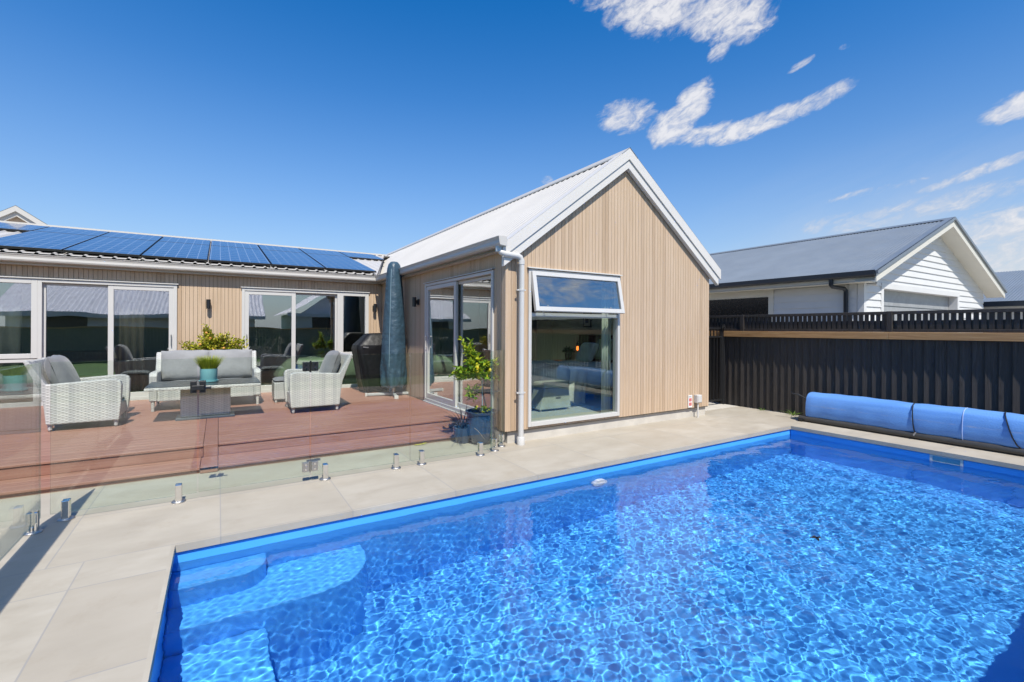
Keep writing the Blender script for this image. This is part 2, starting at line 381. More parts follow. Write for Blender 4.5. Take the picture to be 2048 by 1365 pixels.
M_INT = pbr('interior_plaster', (.70, .72, .62), .8, noise_scale=2, noise_amt=.03)
M_INTD = pbr('interior_plaster_dim', (.30, .31, .27), .8, noise_scale=2, noise_amt=.04)  # same plaster tinted darker, puts the back rooms' dimness into the colour
M_CARP = pbr('grey_carpet', (.33, .33, .29), .95, noise_scale=60, noise_amt=.12, bump=(300, .4, .004))
def m_glass(name, tint, f0=1.0, ior=1.5, wav=.0, mx=1.0):
    """clear sheet glass: tinted straight-through transmission plus Fresnel reflection; wav = slight roller-wave distortion"""
    m, nt, out = mat(name); g = N(nt)
    geo = g.n('NewGeometry'); dt = g.n('VectorMath', {0: geo.outputs['Incoming'], 1: geo.outputs['Normal']}, operation='DOT_PRODUCT').outputs[1]
    f0_ = ((ior - 1)/(ior + 1))**2; fr = g.math('ADD', g.math('MULTIPLY', g.math('POWER', g.math('SUBTRACT', 1.0, g.math('ABSOLUTE', dt)), 5.0), 1 - f0_), f0_); t = g.n('BsdfTransparent', {'Color': (*tint, 1)}); gl = g.n('BsdfGlossy', {'Roughness': 0.0, 'Color': (1, 1, 1, 1)})
    if wav:
        h = g.noise(g.scale(g.pos(), (1.0, 1.0, 1.6)), 1.7, 1, .3); bn = g.bump(h, wav, .05)
        nt.links.new(bn, gl.inputs['Normal'])
    fac = g.math('MULTIPLY', fr, f0, True)
    mixn = g.n('MixShader', {0: fac, 1: t, 2: gl}); nt.links.new(mixn.outputs[0], out.inputs[0]); return m
M_WIN = m_glass('window_glass', (.90, .945, .91), 1.7, 1.55, wav=.015)
M_WINB = m_glass('door_glass', (.90, .945, .91), 5.6, 1.55, wav=.018)
M_WINS = m_glass('sash_glass', (.90, .945, .91), 5.5, 1.55, wav=.01)
M_FGLASS = m_glass('fence_glass', (.955, .985, .958), 1.2, 1.5, wav=.02)
def m_edge():
    m, nt, out = mat('glass_edge_green'); g = N(nt)
    p = g.n('BsdfPrincipled', {'Base Color': (.10, .22, .17, 1), 'Roughness': .12, 'Transmission Weight': .3, 'Alpha': .55}); nt.links.new(p.outputs[0], out.inputs[0]); return m
M_GEDGE = m_edge()

GX0, GX1, GYF, BYF, SX = 3.07, 7.09, 5.06, 10.40, 3.07
RIDX, RIDZ, GSL = 5.10, 4.07, .75                       # gable ridge: x, top of the roofing there, slope
gz = lambda x: RIDZ - abs(x - RIDX) * GSL               # gable roof top plane
bz = lambda y: 2.59 + .25 * (y - 10.17)                # back wing roof plane
BRY = 14.7
house = thing('house', 'single storey house in blond vertical timber with off white roofs and a steep poolside gable', 'house', (5.1, 9, 0))
def boards(name, ax, plane, sgn, u0, u1, zb, zt, ops, pitch=.0605, backx=None):
    """vertical boards on a wall; ax 'x' runs along X at Y=plane, 'y' along Y at X=plane; sgn = outward direction; ops (u0,u1,z0,z1)"""
    b = MB(); n = int(round((u1 - u0) / pitch)); pitch = (u1 - u0) / n; th = .018
    def segs(ua, ub, za, zz):
        out = [(za, zz)]
        for a, c, z0, z1 in ops:
            if ub > a + .001 and ua < c - .001:
                new = []
                for s0, s1 in out:
                    if z0 > s0: new.append((s0, min(s1, z0)))
                    if z1 < s1: new.append((max(s0, z1), s1))
                out = [q for q in new if q[1] - q[0] > .005]
        return out
    def slab(ua, ub, za, z1a, z1b, t0, t1):
        p = [(ua, za), (ub, za), (ub, z1b), (ua, z1a)]
        b.prism(p, 'y' if ax == 'x' else 'x', plane + t0, plane + t1)
    cuts = sorted({u0, u1} | {c for o in ops for c in o[:2] if u0 < c < u1})
    edges = sorted(set([u0 + i*pitch for i in range(n + 1)] + cuts))
    for ua, ub in zip(edges[:-1], edges[1:]):
        if ub - ua < .004: continue
        k = round((ua - u0) / pitch)
        ga = .0022 if abs(u0 + k*pitch - ua) < 1e-6 else 0; k = round((ub - u0) / pitch); gb = .0022 if abs(u0 + k*pitch - ub) < 1e-6 else 0
        jit = random.uniform(-.0008, .0008)
        za, zb_ = zt(ua), zt(ub); top = max(za, zb_)
        for s0, s1 in segs(ua, ub, zb, top):
            if abs(s1 - top) < 1e-6: slab(ua + ga, ub - gb, s0, za, zb_, 0, -sgn*th - sgn*jit)
            else: slab(ua + ga, ub - gb, s0, s1, s1, 0, -sgn*th - sgn*jit)
    o = b.build(name, M_CLAD, house, bevel=0)
    b = MB()                                              # battened dark layer and wall core behind the boards
    for ua, ub in zip(cuts[:-1], cuts[1:]):
        mids = sorted({ua, ub} | ({RIDX} if ua < RIDX < ub and ax == 'x' and sgn < 0 and plane < 6 else set()))
        for a, c in zip(mids[:-1], mids[1:]):
            for s0, s1 in segs(a, c, zb + .01, max(zt(a), zt(c))):
                t0, t1 = -sgn*.022, -sgn*.13
                if abs(s1 - max(zt(a), zt(c))) < 1e-6: slab(a, c, s0, zt(a) - .01, zt(c) - .01, t0, t1)
                else: slab(a, c, s0, s1, s1, t0, t1)
    b.build(name + '_core', M_BACKING, house)
M_BACKING = pbr('dark_building_wrap', (.10, .07, .05), .8)
WIN_G = (3.385, 4.995, .19, 2.225)
DOOR_S = (5.39, 7.79, .205, 2.225)
OPA, OPB = (-7.0, -.635, .20, 2.215), (.375, 2.775, .20, 2.215)
boards('gable_wall', 'x', GYF, -1, GX0, GX1, .162, lambda x: gz(x) - .12, [WIN_G])
boards('side_wall', 'y', SX, -1, GYF + .022, BYF - .002, .165, lambda y: 2.43, [DOOR_S])
boards('back_wall', 'x', BYF, -1, -7.0, GX0 - .002, .165, lambda x: 2.43, [OPA, OPB])
b = MB(); b.box((GX0 + .04, GYF + .045, -.02), (GX1 - .03, 17, .155)); b.box((-7, BYF + .05, -.02), (GX0 + .04, 15, .155)); b.build('foundation', m_conc, house)
b = MB(); b.box((GX0 + .01, GYF + .012, .146), (GX1 - .01, GYF + .05, .166)); b.build('base_strip', pbr('vent_strip', (.22, .19, .15), .8, bump=(120, .5, .003)), house)
# right outer wall and rear walls (plain core, seen only from the side)
b = MB(); b.box((GX1 - .14, 7.2, .16), (GX1 - .01, 17, 2.5)); b.box((GX1 - .14, GYF + .14, .16), (GX1 - .01, 7.2, .8)); b.box((GX1 - .14, GYF + .14, 2.2), (GX1 - .01, 7.2, 2.5)); b.box((GX1 - .14, GYF + .14, .8), (GX1 - .01, 5.5, 2.2)); b.box((GX0 + .1, 16.9, .16), (GX1 - .14, 17, 3.2)); b.box((-7, 14.9, .16), (GX0, 15, 2.5)); b.build('rear_wall', M_CLAD, house)  # gap in the right wall: added unseen opening letting daylight into the bedroom
b = MB()                                                    # interior shells
def room(x0, x1, y0, y1, z0, z1, skip=''):
    t = .05
    if 's' in skip: b.box((x0, y0, z1), (x1, 6.5, z1 + t)); b.box((x0, 8.3, z1), (x1, y1, z1 + t)); b.box((x0, 6.5, z1), (5.2, 8.3, z1 + t))  # ceiling gap left open below the added roof window
    else: b.box((x0, y0, z1), (x1, y1, z1 + t))
    if 'b' not in skip: b.box((x0, y1, z0), (x1, y1 + t, z1))
    if 'l' not in skip: b.box((x0 - t, y0, z0), (x0, y1, z1))
    if 'r' not in skip: b.box((x1, y0, z0), (x1 + t, y1, z1))
room(3.21, 6.93, 5.20, 9.3, .2, 2.40, 'lrs'); b.box((6.93, 7.2, .2), (6.945, 9.3, 2.4)); b.box((6.93, 5.2, .2), (6.945, 7.2, .8)); b.box((6.93, 5.2, 2.2), (6.945, 7.2, 2.4))  # inner lining leaves the same added daylight opening
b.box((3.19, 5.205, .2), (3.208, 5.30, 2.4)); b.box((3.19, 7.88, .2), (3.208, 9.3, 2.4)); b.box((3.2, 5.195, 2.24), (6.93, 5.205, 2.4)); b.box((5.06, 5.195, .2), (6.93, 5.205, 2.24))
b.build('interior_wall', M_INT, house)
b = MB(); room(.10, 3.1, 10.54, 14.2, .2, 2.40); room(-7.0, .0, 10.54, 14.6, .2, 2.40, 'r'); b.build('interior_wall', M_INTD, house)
b = MB(); b.box((3.13, 5.13, .16), (6.95, 9.3, .20)); b.box((-7, 10.47, .16), (3.1, 14.6, .20)); b.build('interior_floor', M_CARP, house)

# ---- roofs: trapezoid rib steel
def rib_profile(u0, u1, pitch=.19, h=.027, top=.022, base=.062):
    pts = []; n = int(math.ceil((u1 - u0) / pitch)); pitch = (u1 - u0) / n
    for i in range(n):
        a = u0 + i*pitch; c = a + pitch/2
        pts += [(a, 0), (c - base/2, 0), (c - top/2, h), (c + top/2, h), (c + base/2, 0)]
    pts.append((u1, 0)); return pts
b = MB()
def slope_sheet(prof, f, wa, wb):
    """prof (u,h); f(u,w,h) -> point; w from wa(u) to wb(u)"""
    vs = []
    for u, h in prof: vs += [f(u, wa(u), h), f(u, wb(u), h)]
    b.add(vs, [(2*i, 2*i+1, 2*i+3, 2*i+2) for i in range(len(prof)-1)])
GY0, GY1 = 4.97, 17.1
EX0, EX1 = 2.95, 7.25
SKY0, SKY1, SKXA, SKXB = 6.2, 7.2, 5.3, 6.3                # added roof window on the unseen far slope, daylight for the bedroom
for ua, ub, wa_, wb_ in ((GY0 + .12, SKY0, RIDX, EX1), (SKY0, SKY1, RIDX, SKXA), (SKY0, SKY1, SKXB, EX1), (SKY1, GY1, RIDX, EX1)):
    slope_sheet(rib_profile(ua, ub, .14, .018), lambda u, w, h: (w, u, gz(w) + h*.8), lambda u: wa_ + .03*(wa_ == RIDX), lambda u: wb_)
    b.add([(wa_, ua, gz(wa_) - .03), (wb_, ua, gz(wb_) - .03), (wb_, ub, gz(wb_) - .03), (wa_, ub, gz(wa_) - .03)], [(0, 1, 2, 3)])
for sg, ex in ((-1, EX0),):
    slope_sheet(rib_profile(GY0 + .12, GY1, .14, .018), lambda u, w, h: (w, u, gz(w) + h*.8), lambda u: RIDX + sg*.03, lambda u: ex)
    b.add([(ex, GY0 + .05, gz(ex) - .03), (ex, GY1, gz(ex) - .03), (RIDX, GY1, RIDZ - .03), (RIDX, GY0 + .05, RIDZ - .03)], [(0, 1, 2, 3)])
b.build('gable_roof', M_ROOFW, house)
b = MB(); b.prism([(SKXA, gz(SKXA) + .03), (SKXB, gz(SKXB) + .03), (SKXB, gz(SKXB) + .036), (SKXA, gz(SKXA) + .036)], 'y', SKY0, SKY1); b.build('added_roof_window', M_FGLASS, house)  # glazing of the added, unseen daylight window
b = MB(); slope_sheet(rib_profile(-7.2, 4.6), lambda u, w, h: (u, w, bz(w) + h*.8), lambda u: max(10.2, 10.17 + (u - 2.9)*3 if u > 2.9 else 10.2), lambda u: BRY)
b.add([(-7.2, 10.25, bz(10.25) - .03), (-7.2, BRY, bz(BRY) - .03), (4.4, BRY, bz(BRY) - .03), (2.95, 10.25, bz(10.25) - .03)], [(0, 1, 2, 3)])
b.add([(-7.2, BRY, bz(BRY)), (4.6, BRY, bz(BRY)), (4.6, 19, bz(BRY) - 1.1), (-7.2, 19, bz(BRY) - 1.1)], [(0, 1, 2, 3)])
b.build('back_roof', M_ROOFW, house)
b = MB()                                                    # ridge caps, valley
for sg in (-1, 1):
    b.add([(RIDX, GY0 - .012, RIDZ + .045), (RIDX, GY1, RIDZ + .045), (RIDX + sg*.15, GY1, gz(RIDX + .15) + .042), (RIDX + sg*.15, GY0 - .012, gz(RIDX + .15) + .042),
           (RIDX + sg*.155, GY0 - .012, gz(RIDX + .155) + .022), (RIDX + sg*.155, GY1, gz(RIDX + .155) + .022)], [(0, 1, 2, 3), (3, 2, 5, 4)])
b.box((-7.2, BRY - .12, bz(BRY) - .01), (4.4, BRY + .02, bz(BRY) + .035))
b.build('ridge_cap', M_ROOFW, house)
b = MB(); b.tube([(2.9, 10.17, 2.60), (4.35, 14.5, 3.70)], .012, 6); b.build('valley_trim', pbr('dark_valley_seal', (.12, .11, .10), .7), house)  # thin dark tube along the roof valley
# barge boards on the gable
b = MB()
def barge(xa, xb, top, bot, y0, y1):
    s = lambda x: RIDZ - abs(x - RIDX)*GSL
    b.prism([(xa, s(xa) + bot), (xb, s(xb) + bot), (xb, s(xb) + top), (xa, s(xa) + top)], 'y', y0, y1)
barge(EX0 + .03, RIDX, -.118, -.255, 4.985, 5.05); barge(RIDX, EX1 - .01, -.118, -.255, 4.985, 5.05)
b.build('barge_board', M_BARGE, house, bevel=.003, seg=1)
b = MB(); barge(EX0 + .0, RIDX, .040, -.125, 4.966, 4.983); barge(RIDX, EX1 + .03, .040, -.125, 4.966, 4.983)
for sg in (-1, 1):                                          # folded top of the barge flashing
    ex = EX0 if sg < 0 else EX1 + .03
    b.add([(RIDX, 4.964, RIDZ + .042), (RIDX, 5.13, RIDZ + .042), (ex, 5.13, gz(ex) + .042), (ex, 4.964, gz(ex) + .042), (RIDX, 5.132, RIDZ + .02), (ex, 5.132, gz(ex) + .02)], [(0, 1, 2, 3), (1, 4, 5, 2)])
b.build('barge_flashing', M_BARGE, house)
# fascia + soffit
b = MB(); b.box((2.985, 5.04, 2.425), (3.068, 10.395, 2.56)); b.box((-7.2, 10.31, 2.425), (3.066, 10.398, 2.56)); b.build('fascia', M_FASC, house, bevel=.003, seg=1)
def gutter(axis):
    prof = [(0, 0), (.075, -.002), (.100, .012), (.108, .035), (.104, .07), (.112, .10), (.120, .11), (.120, .118), (.105, .118), (.098, .10), (.094, .03), (.075, .012), (.005, .012), (.005, .118), (0, .118)]
    if axis == 'y': return MB().prism([(2.984 - u, 2.462 + v) for u, v in prof], 'y', 4.93, 10.19)
    return MB().prism([(10.309 - u, 2.462 + v) for u, v in prof], 'x', -7.2, 2.984)
g1 = gutter('y'); g1.prism([(2.984, 2.462), (2.884, 2.474), (2.876, 2.5), (2.866, 2.578), (2.984, 2.58)], 'y', 4.922, 4.93)
g1.build('gutter', M_FASC, house); gutter('x').build('gutter', M_FASC, house)
# right eave closer
b = MB(); b.box((7.12, 5.04, 2.33), (7.20, 17, 2.46)); b.build('fascia', M_WHITE, house)
b = MB()                                                    # corner trim: plain pale board at the outside corner of the side wall
b.box((3.0335, 5.0395, .17), (3.0695, 5.135, 2.424)); b.build('corner_board', M_CLAD, house)
# downpipe
dp = MB(); dp.tube([(2.925, 5.02, 2.50), (2.925, 5.02, 2.43), (2.94, 4.99, 2.392), (2.98, 4.975, 2.375), (3.17, 4.975, 2.362), (3.205, 4.975, 2.35), (3.228, 4.975, 2.31), (3.228, 4.975, .02)], .036, 16)
pd = dp.build('downpipe', M_PIPE, house, smooth=True)
b = MB(); b.lathe((3.228, 4.975, 0), [(.05, .0), (.05, .09), (.044, .10)], 20); b.build('socket', M_PIPE, pd, smooth=True); b = MB()
b.lathe((3.228, 4.975, 2.26), [(.040, 0), (.040, .05)], 20); b.build('socket', M_PIPE, pd, smooth=True)
for z in (1.93, .64):
    b = MB(); b.lathe((3.228, 4.975, z), [(.041, 0), (.041, .022)], 18); b.box((3.165, 4.97, z + .003), (3.292, 4.985, z + .019)); b.box((3.20, 4.985, z + .003), (3.256, 5.06, z + .019)); b.build('bracket', M_PIPE, pd)
b = MB(); b.tube([(2.925, 5.02, 2.47), (2.925, 5.02, 2.40)], .044, 16); b.build('outlet', pbr('grey_blue_upvc', (.42, .47, .50), .4), pd, smooth=True)

# ---- joinery
def bars(b, ax, plane, d0, d1, rects):
    for u0, u1, z0, z1 in rects:
        if ax == 'x': b.box((u0, plane + d0, z0), (u1, plane + d1, z1))
        else: b.box((plane + d0, u0, z0), (plane + d1, u1, z1))
def frame_rect(u0, u1, z0, z1, w, wt=None, wb=None):
    wt = wt or w; wb = wb or w
    return [(u0, u0 + w, z0, z1), (u1 - w, u1, z0, z1), (u0 + w, u1 - w, z1 - wt, z1), (u0 + w, u1 - w, z0, z0 + wb)]
def pane(b, ax, plane, d, u0, u1, z0, z1):
    if ax == 'x': b.box((u0, plane + d, z0), (u1, plane + d + .006, z1))
    else: b.box((plane + d, u0, z0), (plane + d + .006, u1, z1))
def flash(ax, plane, u0, u1, z):
    b = MB()
    if ax == 'x': b.prism([(plane - .045, z - .012), (plane - .045, z), (plane + .01, z + .014), (plane + .01, z - .002), (plane - .040, z - .012)], 'x', u0, u1)
    else: b.prism([(plane - .045, z - .012), (plane - .045, z), (plane + .01, z + .014), (plane + .01, z - .002), (plane - .040, z - .012)], 'y', u0, u1)
    return b
def handle(par, ax, plane, u, z0, z1, off):
    b = MB(); P = (lambda d, zz: (u, plane + d, zz)) if ax == 'x' else (lambda d, zz: (plane + d, u, zz))
    b.tube([P(off, z0 + .012), P(off - .035, z0 + .012), P(off - .035, z1 - .012), P(off, z1 - .012)], .007, 8)
    b.build('handle', M_STEEL, par, smooth=True)
# gable window
w = MB(); bars(w, 'x', GYF, -.022, .075, frame_rect(WIN_G[0], WIN_G[1], WIN_G[2], WIN_G[3], .045, wb=.055)); bars(w, 'x', GYF, -.018, .07, [(WIN_G[0] + .045, WIN_G[1] - .045, 1.615, 1.665)])
wg = w.build('gable_window', M_WHITE, house, bevel=.003, seg=1)
flash('x', GYF - .0, WIN_G[0] - .02, WIN_G[1] + .02, 2.245).build('head_flashing', M_WHITE, wg)
b = MB(); pane(b, 'x', GYF, .03, WIN_G[0] + .045, WIN_G[1] - .045, WIN_G[2] + .055, 1.615); b.build('pane', M_WIN, wg)
M_sash = Matrix.Translation((0, GYF - .02, 2.195)) @ Matrix.Rotation(R(-11), 4, 'X')     # top-hung sash pushed outwards
b = MB(); sx0, sx1, L = WIN_G[0] + .03, WIN_G[1] - .03, .525
for u0, u1, z0, z1 in frame_rect(sx0, sx1, -L, 0, .058): b.obox(M_sash, (u0, -.03, z0), (u1, .02, z1))
sash = b.build('awning_sash', M_WHITE, wg, bevel=.003, seg=1)
b = MB(); b.obox(M_sash, (sx0 + .058, -.008, -L + .058), (sx1 - .058, -.002, -.058)); b.build('sash_pane', M_WINS, wg)
for x in (3.62, 4.72): MB().tube([(x, 5.06, 1.67), (x, 4.98, 1.70), (x, 4.945, 1.76)], .008, 6).build('stay', M_WHITE, wg)
# side sliding door
w = MB(); y0, y1, z0, z1 = DOOR_S; bars(w, 'y', SX, -.025, .10, frame_rect(y0, y1, z0, z1, .045, wb=.05)); ds = w.build('side_sliding_door', M_WHITE, house, bevel=.003, seg=1)
flash('y', SX, y0 - .02, y1 + .02, 2.242).build('head_flashing', M_WHITE, ds)
w = MB(); bars(w, 'y', SX, -.012, .028, frame_rect(6.55, y1 - .05, z0 + .05, z1 - .05, .065, wb=.09)); d1 = w.build('sliding_leaf', M_WHITE, ds, bevel=.003, seg=1)
b = MB(); pane(b, 'y', SX, .01, 6.615, y1 - .115, z0 + .14, z1 - .115); b.build('pane', M_WINB, ds); handle(ds, 'y', SX, y1 - .085, 1.12, 1.33, -.012)
w = MB(); bars(w, 'y', SX, .035, .075, frame_rect(y0 + .045, 6.64, z0 + .05, z1 - .05, .05, wb=.07)); d1 = w.build('fixed_leaf', M_WHITE, ds, bevel=.003, seg=1)
b = MB(); pane(b, 'y', SX, .05, y0 + .095, 6.59, z0 + .12, z1 - .10); b.build('pane', M_WINB, ds)
# back wall: group A (left) = window with low sill + sliding door ; group B = sliding door + small window
def slider(name, u0, um, u1, leafright):
    z0, z1 = .205, 2.215
    w = MB(); bars(w, 'x', BYF, -.025, .10, frame_rect(u0, u1, z0, z1, .05, wb=.045)); d = w.build(name, M_WHITE, house, bevel=.003, seg=1)
    la, lb = ((um, u1 - .045), (u0 + .045, um + .05)) if leafright else ((u0 + .045, um), (um - .05, u1 - .045))
    w = MB(); wi = .075; bars(w, 'x', BYF, -.012, .028, frame_rect(la[0], la[1], z0 + .045, z1 - .05, wi, wt=.07, wb=.08)); l = w.build('sliding_leaf', M_WHITE, d, bevel=.003, seg=1)
    b = MB(); pane(b, 'x', BYF, .01, la[0] + wi, la[1] - wi, z0 + .125, z1 - .12); b.build('pane', M_WINB, d)
    handle(d, 'x', BYF, la[1] - .038 if leafright else la[0] + .038, 1.12, 1.33, -.012)
    w = MB(); bars(w, 'x', BYF, .035, .075, frame_rect(lb[0], lb[1], z0 + .05, z1 - .05, .04, wb=.06)); l = w.build('fixed_leaf', M_WHITE, d, bevel=.003, seg=1)
    b = MB(); pane(b, 'x', BYF, .05, lb[0] + .04, lb[1] - .04, z0 + .11, z1 - .09); b.build('pane', M_WINB, d)
    return d
d = slider('living_sliding_door', -2.45, -1.59, -.635, True); flash('x', BYF, -7, -.615, 2.232).build('head_flashing', M_WHITE, d)
d = slider('bedroom_sliding_door', .375, 1.32, 2.17, False); flash('x', BYF, .355, 2.795, 2.232).build('head_flashing', M_WHITE, d)
for nm, u0, u1, zs in (('small_window', 2.17, 2.775, .87), ('corner_window', -4.6, -2.45, .95)):
    w = MB(); bars(w, 'x', BYF, -.025, .09, frame_rect(u0, u1, zs, 2.215, .075)); ww = w.build(nm, M_WHITE, house, bevel=.003, seg=1)
    b = MB(); pane(b, 'x', BYF, .02, u0 + .075, u1 - .075, zs + .075, 2.14); b.build('pane', M_WINB, ww)
    w = MB(); bars(w, 'x', BYF, -.015, .09, frame_rect(u0, u1, .205, zs - .012, .05)); w2 = w.build('low_window', M_WHITE, house, bevel=.003, seg=1)
    b = MB(); pane(b, 'x', BYF, .02, u0 + .05, u1 - .05, .255, zs - .062); b.build('pane', M_WINB, w2)
b = MB(); b.box((-7, BYF - .03, .165), (-.62, BYF + .05, .204)); b.box((.36, BYF - .03, .165), (2.79, BYF + .05, .204)); b.build('door_sill', M_WHITE, house)
b = MB(); b.box((3.02, 5.38, .17), (3.10, 7.80, .204)); b.build('door_sill', M_WHITE, house)
# left rear gable of the same house, rising behind the solar roof
b = MB(); ax_, az_, gy_ = -4.15, 4.36, 16.0
b.prism([(ax_ - 2.1, 2.6), (ax_ + 2.1, 2.6), (ax_, az_ - .2)], 'y', gy_ + .08, gy_ + .12)
b.build('rear_gable_wall', M_CLAD, house)
b = MB()
for sg in (-1, 1):
    b.prism([(ax_, az_), (ax_ + sg*2.4, az_ - 2.4*.71), (ax_ + sg*2.4, az_ - 2.4*.71 - .13), (ax_, az_ - .13)], 'y', gy_ - .08, gy_ - .02)
    b.prism([(ax_, az_ - .11), (ax_ + sg*2.3, az_ - 2.3*.71 - .11), (ax_ + sg*2.3, az_ - 2.3*.71 - .24), (ax_, az_ - .24)], 'y', gy_ - .019, gy_ + .07)
b.build('rear_barge_board', M_ROOFW, house)
b = MB()
for sg in (-1, 1): b.add([(ax_, gy_ - .08, az_ + .01), (ax_, gy_ + 6, az_ + .01), (ax_ + sg*2.45, gy_ + 6, az_ - 2.45*.71 + .01), (ax_ + sg*2.45, gy_ - .08, az_ - 2.45*.71 + .01)], [(0, 1, 2, 3)])
b.build('rear_gable_roof', M_ROOFW, house)

# ---- solar panels
def m_solar():
    m, nt, out = mat('solar_cells'); g = N(nt); u = g.obj(); s = g.n('SeparateXYZ', {0: u}); x, y, z = s.outputs
    def ln(v, pitch, w): f = g.math('ABSOLUTE', g.math('SUBTRACT', g.math('FRACT', g.math('DIVIDE', v, pitch)), .5)); return g.math('GREATER_THAN', f, .5 - w / pitch)
    ga = g.math('MAXIMUM', ln(x, .162, .006), ln(y, .325, .013)); fine = ln(g.math('ADD', x, .02), .054, .0012)
    c = g.mix(ga, g.mix(g.math('MULTIPLY', fine, .4), g.mix(g.noise(u, 6, 4), (.014, .036, .095), (.022, .052, .13)), (.10, .14, .22)), (.25, .29, .36))
    p = g.n('BsdfPrincipled', {'Base Color': c, 'Roughness': .16, 'Specular IOR Level': .6, 'Coat Weight': .5, 'Coat Roughness': .05}); nt.links.new(p.outputs[0], out.inputs[0]); return m
M_SOL = m_solar()
def solar(x0, x1, y0, y1, label):
    sl = math.atan(.245); L = (y1 - y0) / math.cos(sl)
    t = thing('solar_panel', label, 'solar panel', ((x0 + x1)/2, y0, 2.695 + .245*(y0 - 10.3)), 0, 'solar panels on the low roof', local=True); t.rotation_euler.x = sl
    hw = (x1 - x0)/2 - .008
    b = MB(); b.box((-hw, 0, -.035), (hw, L, 0)); b.build('frame', M_BLK, t)
    b = MB(); b.box((-hw + .012, .012, .0005), (hw - .012, L - .012, .003)); b.build('cells', M_SOL, t)
    for sx in (-hw + .03, hw - .03):
        b = MB(); b.box((sx - .015, .15, -.10), (sx + .015, L - .1, -.036)); b.box((sx - .012, -.10, -.09), (sx + .012, .16, -.065)); b.build('mounting_rail', M_STEEL, t)
xs_ = [-6.2, -5.18, -4.18, -3.17, -2.15, -1.15, -.17, .87, 1.87, 2.93]
for i in range(3, 9):
    solar(xs_[i], xs_[i+1], 10.32, 13.0, 'long front row solar panel, %s counted from the roof valley' % ['sixth', 'fifth', 'fourth', 'third', 'second', 'first'][i - 3])
for i in range(9):
    k = 9 - i
    solar(xs_[i], xs_[i+1], 13.04, 14.3, 'short ridge row solar panel, %s counted from the jutting valley panel' % ['first', 'second', 'third', 'fourth', 'fifth', 'sixth', 'seventh', 'eighth', 'ninth'][k - 1])
solar(2.93, 3.93, 13.04, 14.3, 'solar panel sticking out beyond the front row beside the roof valley')

# ---- wall lamps, electrics
def lamp(loc, rz, label):
    t = thing('wall_lamp', label, 'wall lamp', loc, rz, 'black wall lamps', local=True)
    b = MB(); b.tube([(0, -.085, -.085), (0, -.085, .085)], .036, 16); b.build('lamp_body', M_BLK, t, smooth=True)
    b = MB(); b.box((-.035, -.022, -.05), (.035, -.002, .05)); b.box((-.015, -.06, -.03), (.015, -.02, .03)); b.build('wall_plate', M_BLK, t)
lamp((-.16, BYF - .002, 1.885), 0, 'black cylinder wall lamp between the two glass door groups')
lamp((2.895, BYF - .002, 1.90), 0, 'black cylinder wall lamp in the corner above the covered barbecue')
lamp((SX - .002, 8.13, 1.93), R(-90), 'black cylinder wall lamp on the shaded wall behind the umbrella')
t = thing('junction_box', 'small grey electrical box with a pipe running down into the paving', 'electrical box', (6.75, 5.03, .0))
b = MB(); b.box((6.695, 4.985, .245), (6.81, 5.055, .375)); b.box((6.705, 4.975, .255), (6.80, 4.986, .365)); b.build('box', M_PIPE, t, bevel=.005)
b = MB(); b.tube([(6.752, 5.02, .245), (6.752, 5.02, 0)], .014, 10); b.build('conduit', M_PIPE, t, smooth=True)
t = thing('warning_sign', 'narrow white safety sign with red symbols low on the timber wall', 'sign', (6.59, 5.055, .18))
b = MB(); b.box((6.545, 5.045, .175), (6.64, 5.057, .375)); b.build('plate', pbr('sign_white', (.75, .74, .72), .4, noise_amt=.02), t)
b = MB()
for z in (.205, .275): b.box((6.563, 5.0425, z), (6.622, 5.0452, z + .05))
b.tube([(6.592, 5.0425, .232), (6.592, 5.042, .232)], .018, 16); b.build('symbol', pbr('sign_red', (.62, .04, .03), .4), t)
M_SG = pbr('sign_grey', (.45, .45, .45), .5)
for q in ((6.578, 6.606, .215, .223), (6.578, 6.606, .237, .245), (6.578, 6.606, .285, .293), (6.578, 6.606, .307, .315), (6.557, 6.628, .345, .350), (6.557, 6.61, .356, .361)): MB().box((q[0], 5.0412, q[2]), (q[1], 5.0455, q[3])).build('marking', M_SG, t)

# ================================================================ GLASS POOL FENCE
GYL = 4.80
fence = thing('glass_pool_fence', 'frameless clear glass pool fence on short steel posts along the terrace', 'glass fence', (.8, GYL, 0))
def gpanel(p0, p1, z0=.055, z1=1.19, par=None, th=.012, name='glass_panel'):
    """one vertical sheet between two plan points"""
    p0 = Vector((*p0, 0)); p1 = Vector((*p1, 0)); d = (p1 - p0); n = Vector((-d.y, d.x, 0)).normalized()*th/2
    b = MB(); P = [p0 - n, p1 - n, p1 + n, p0 + n]
    b.add([(q.x, q.y, z) for z in (z0, z1) for q in P], [(0, 1, 5, 4), (2, 3, 7, 6)]); b.slot(1).add([(q.x, q.y, z) for z in (z0, z1) for q in P], [(0, 3, 2, 1), (4, 5, 6, 7), (1, 2, 6, 5), (3, 0, 4, 7)])
    return b.build(name, [M_FGLASS, M_GEDGE], par or fence)
gpanel((-1.105, 4.745), (-1.105, 2.9)); gpanel((-1.105, 2.88), (-1.105, .9))
gpanel((-1.06, GYL), (-.152, GYL)); gpanel((.748, GYL), (1.714, GYL)); gpanel((1.728, GYL), (2.695, GYL)); gpanel((2.715, 4.815), (3.04, 5.075))
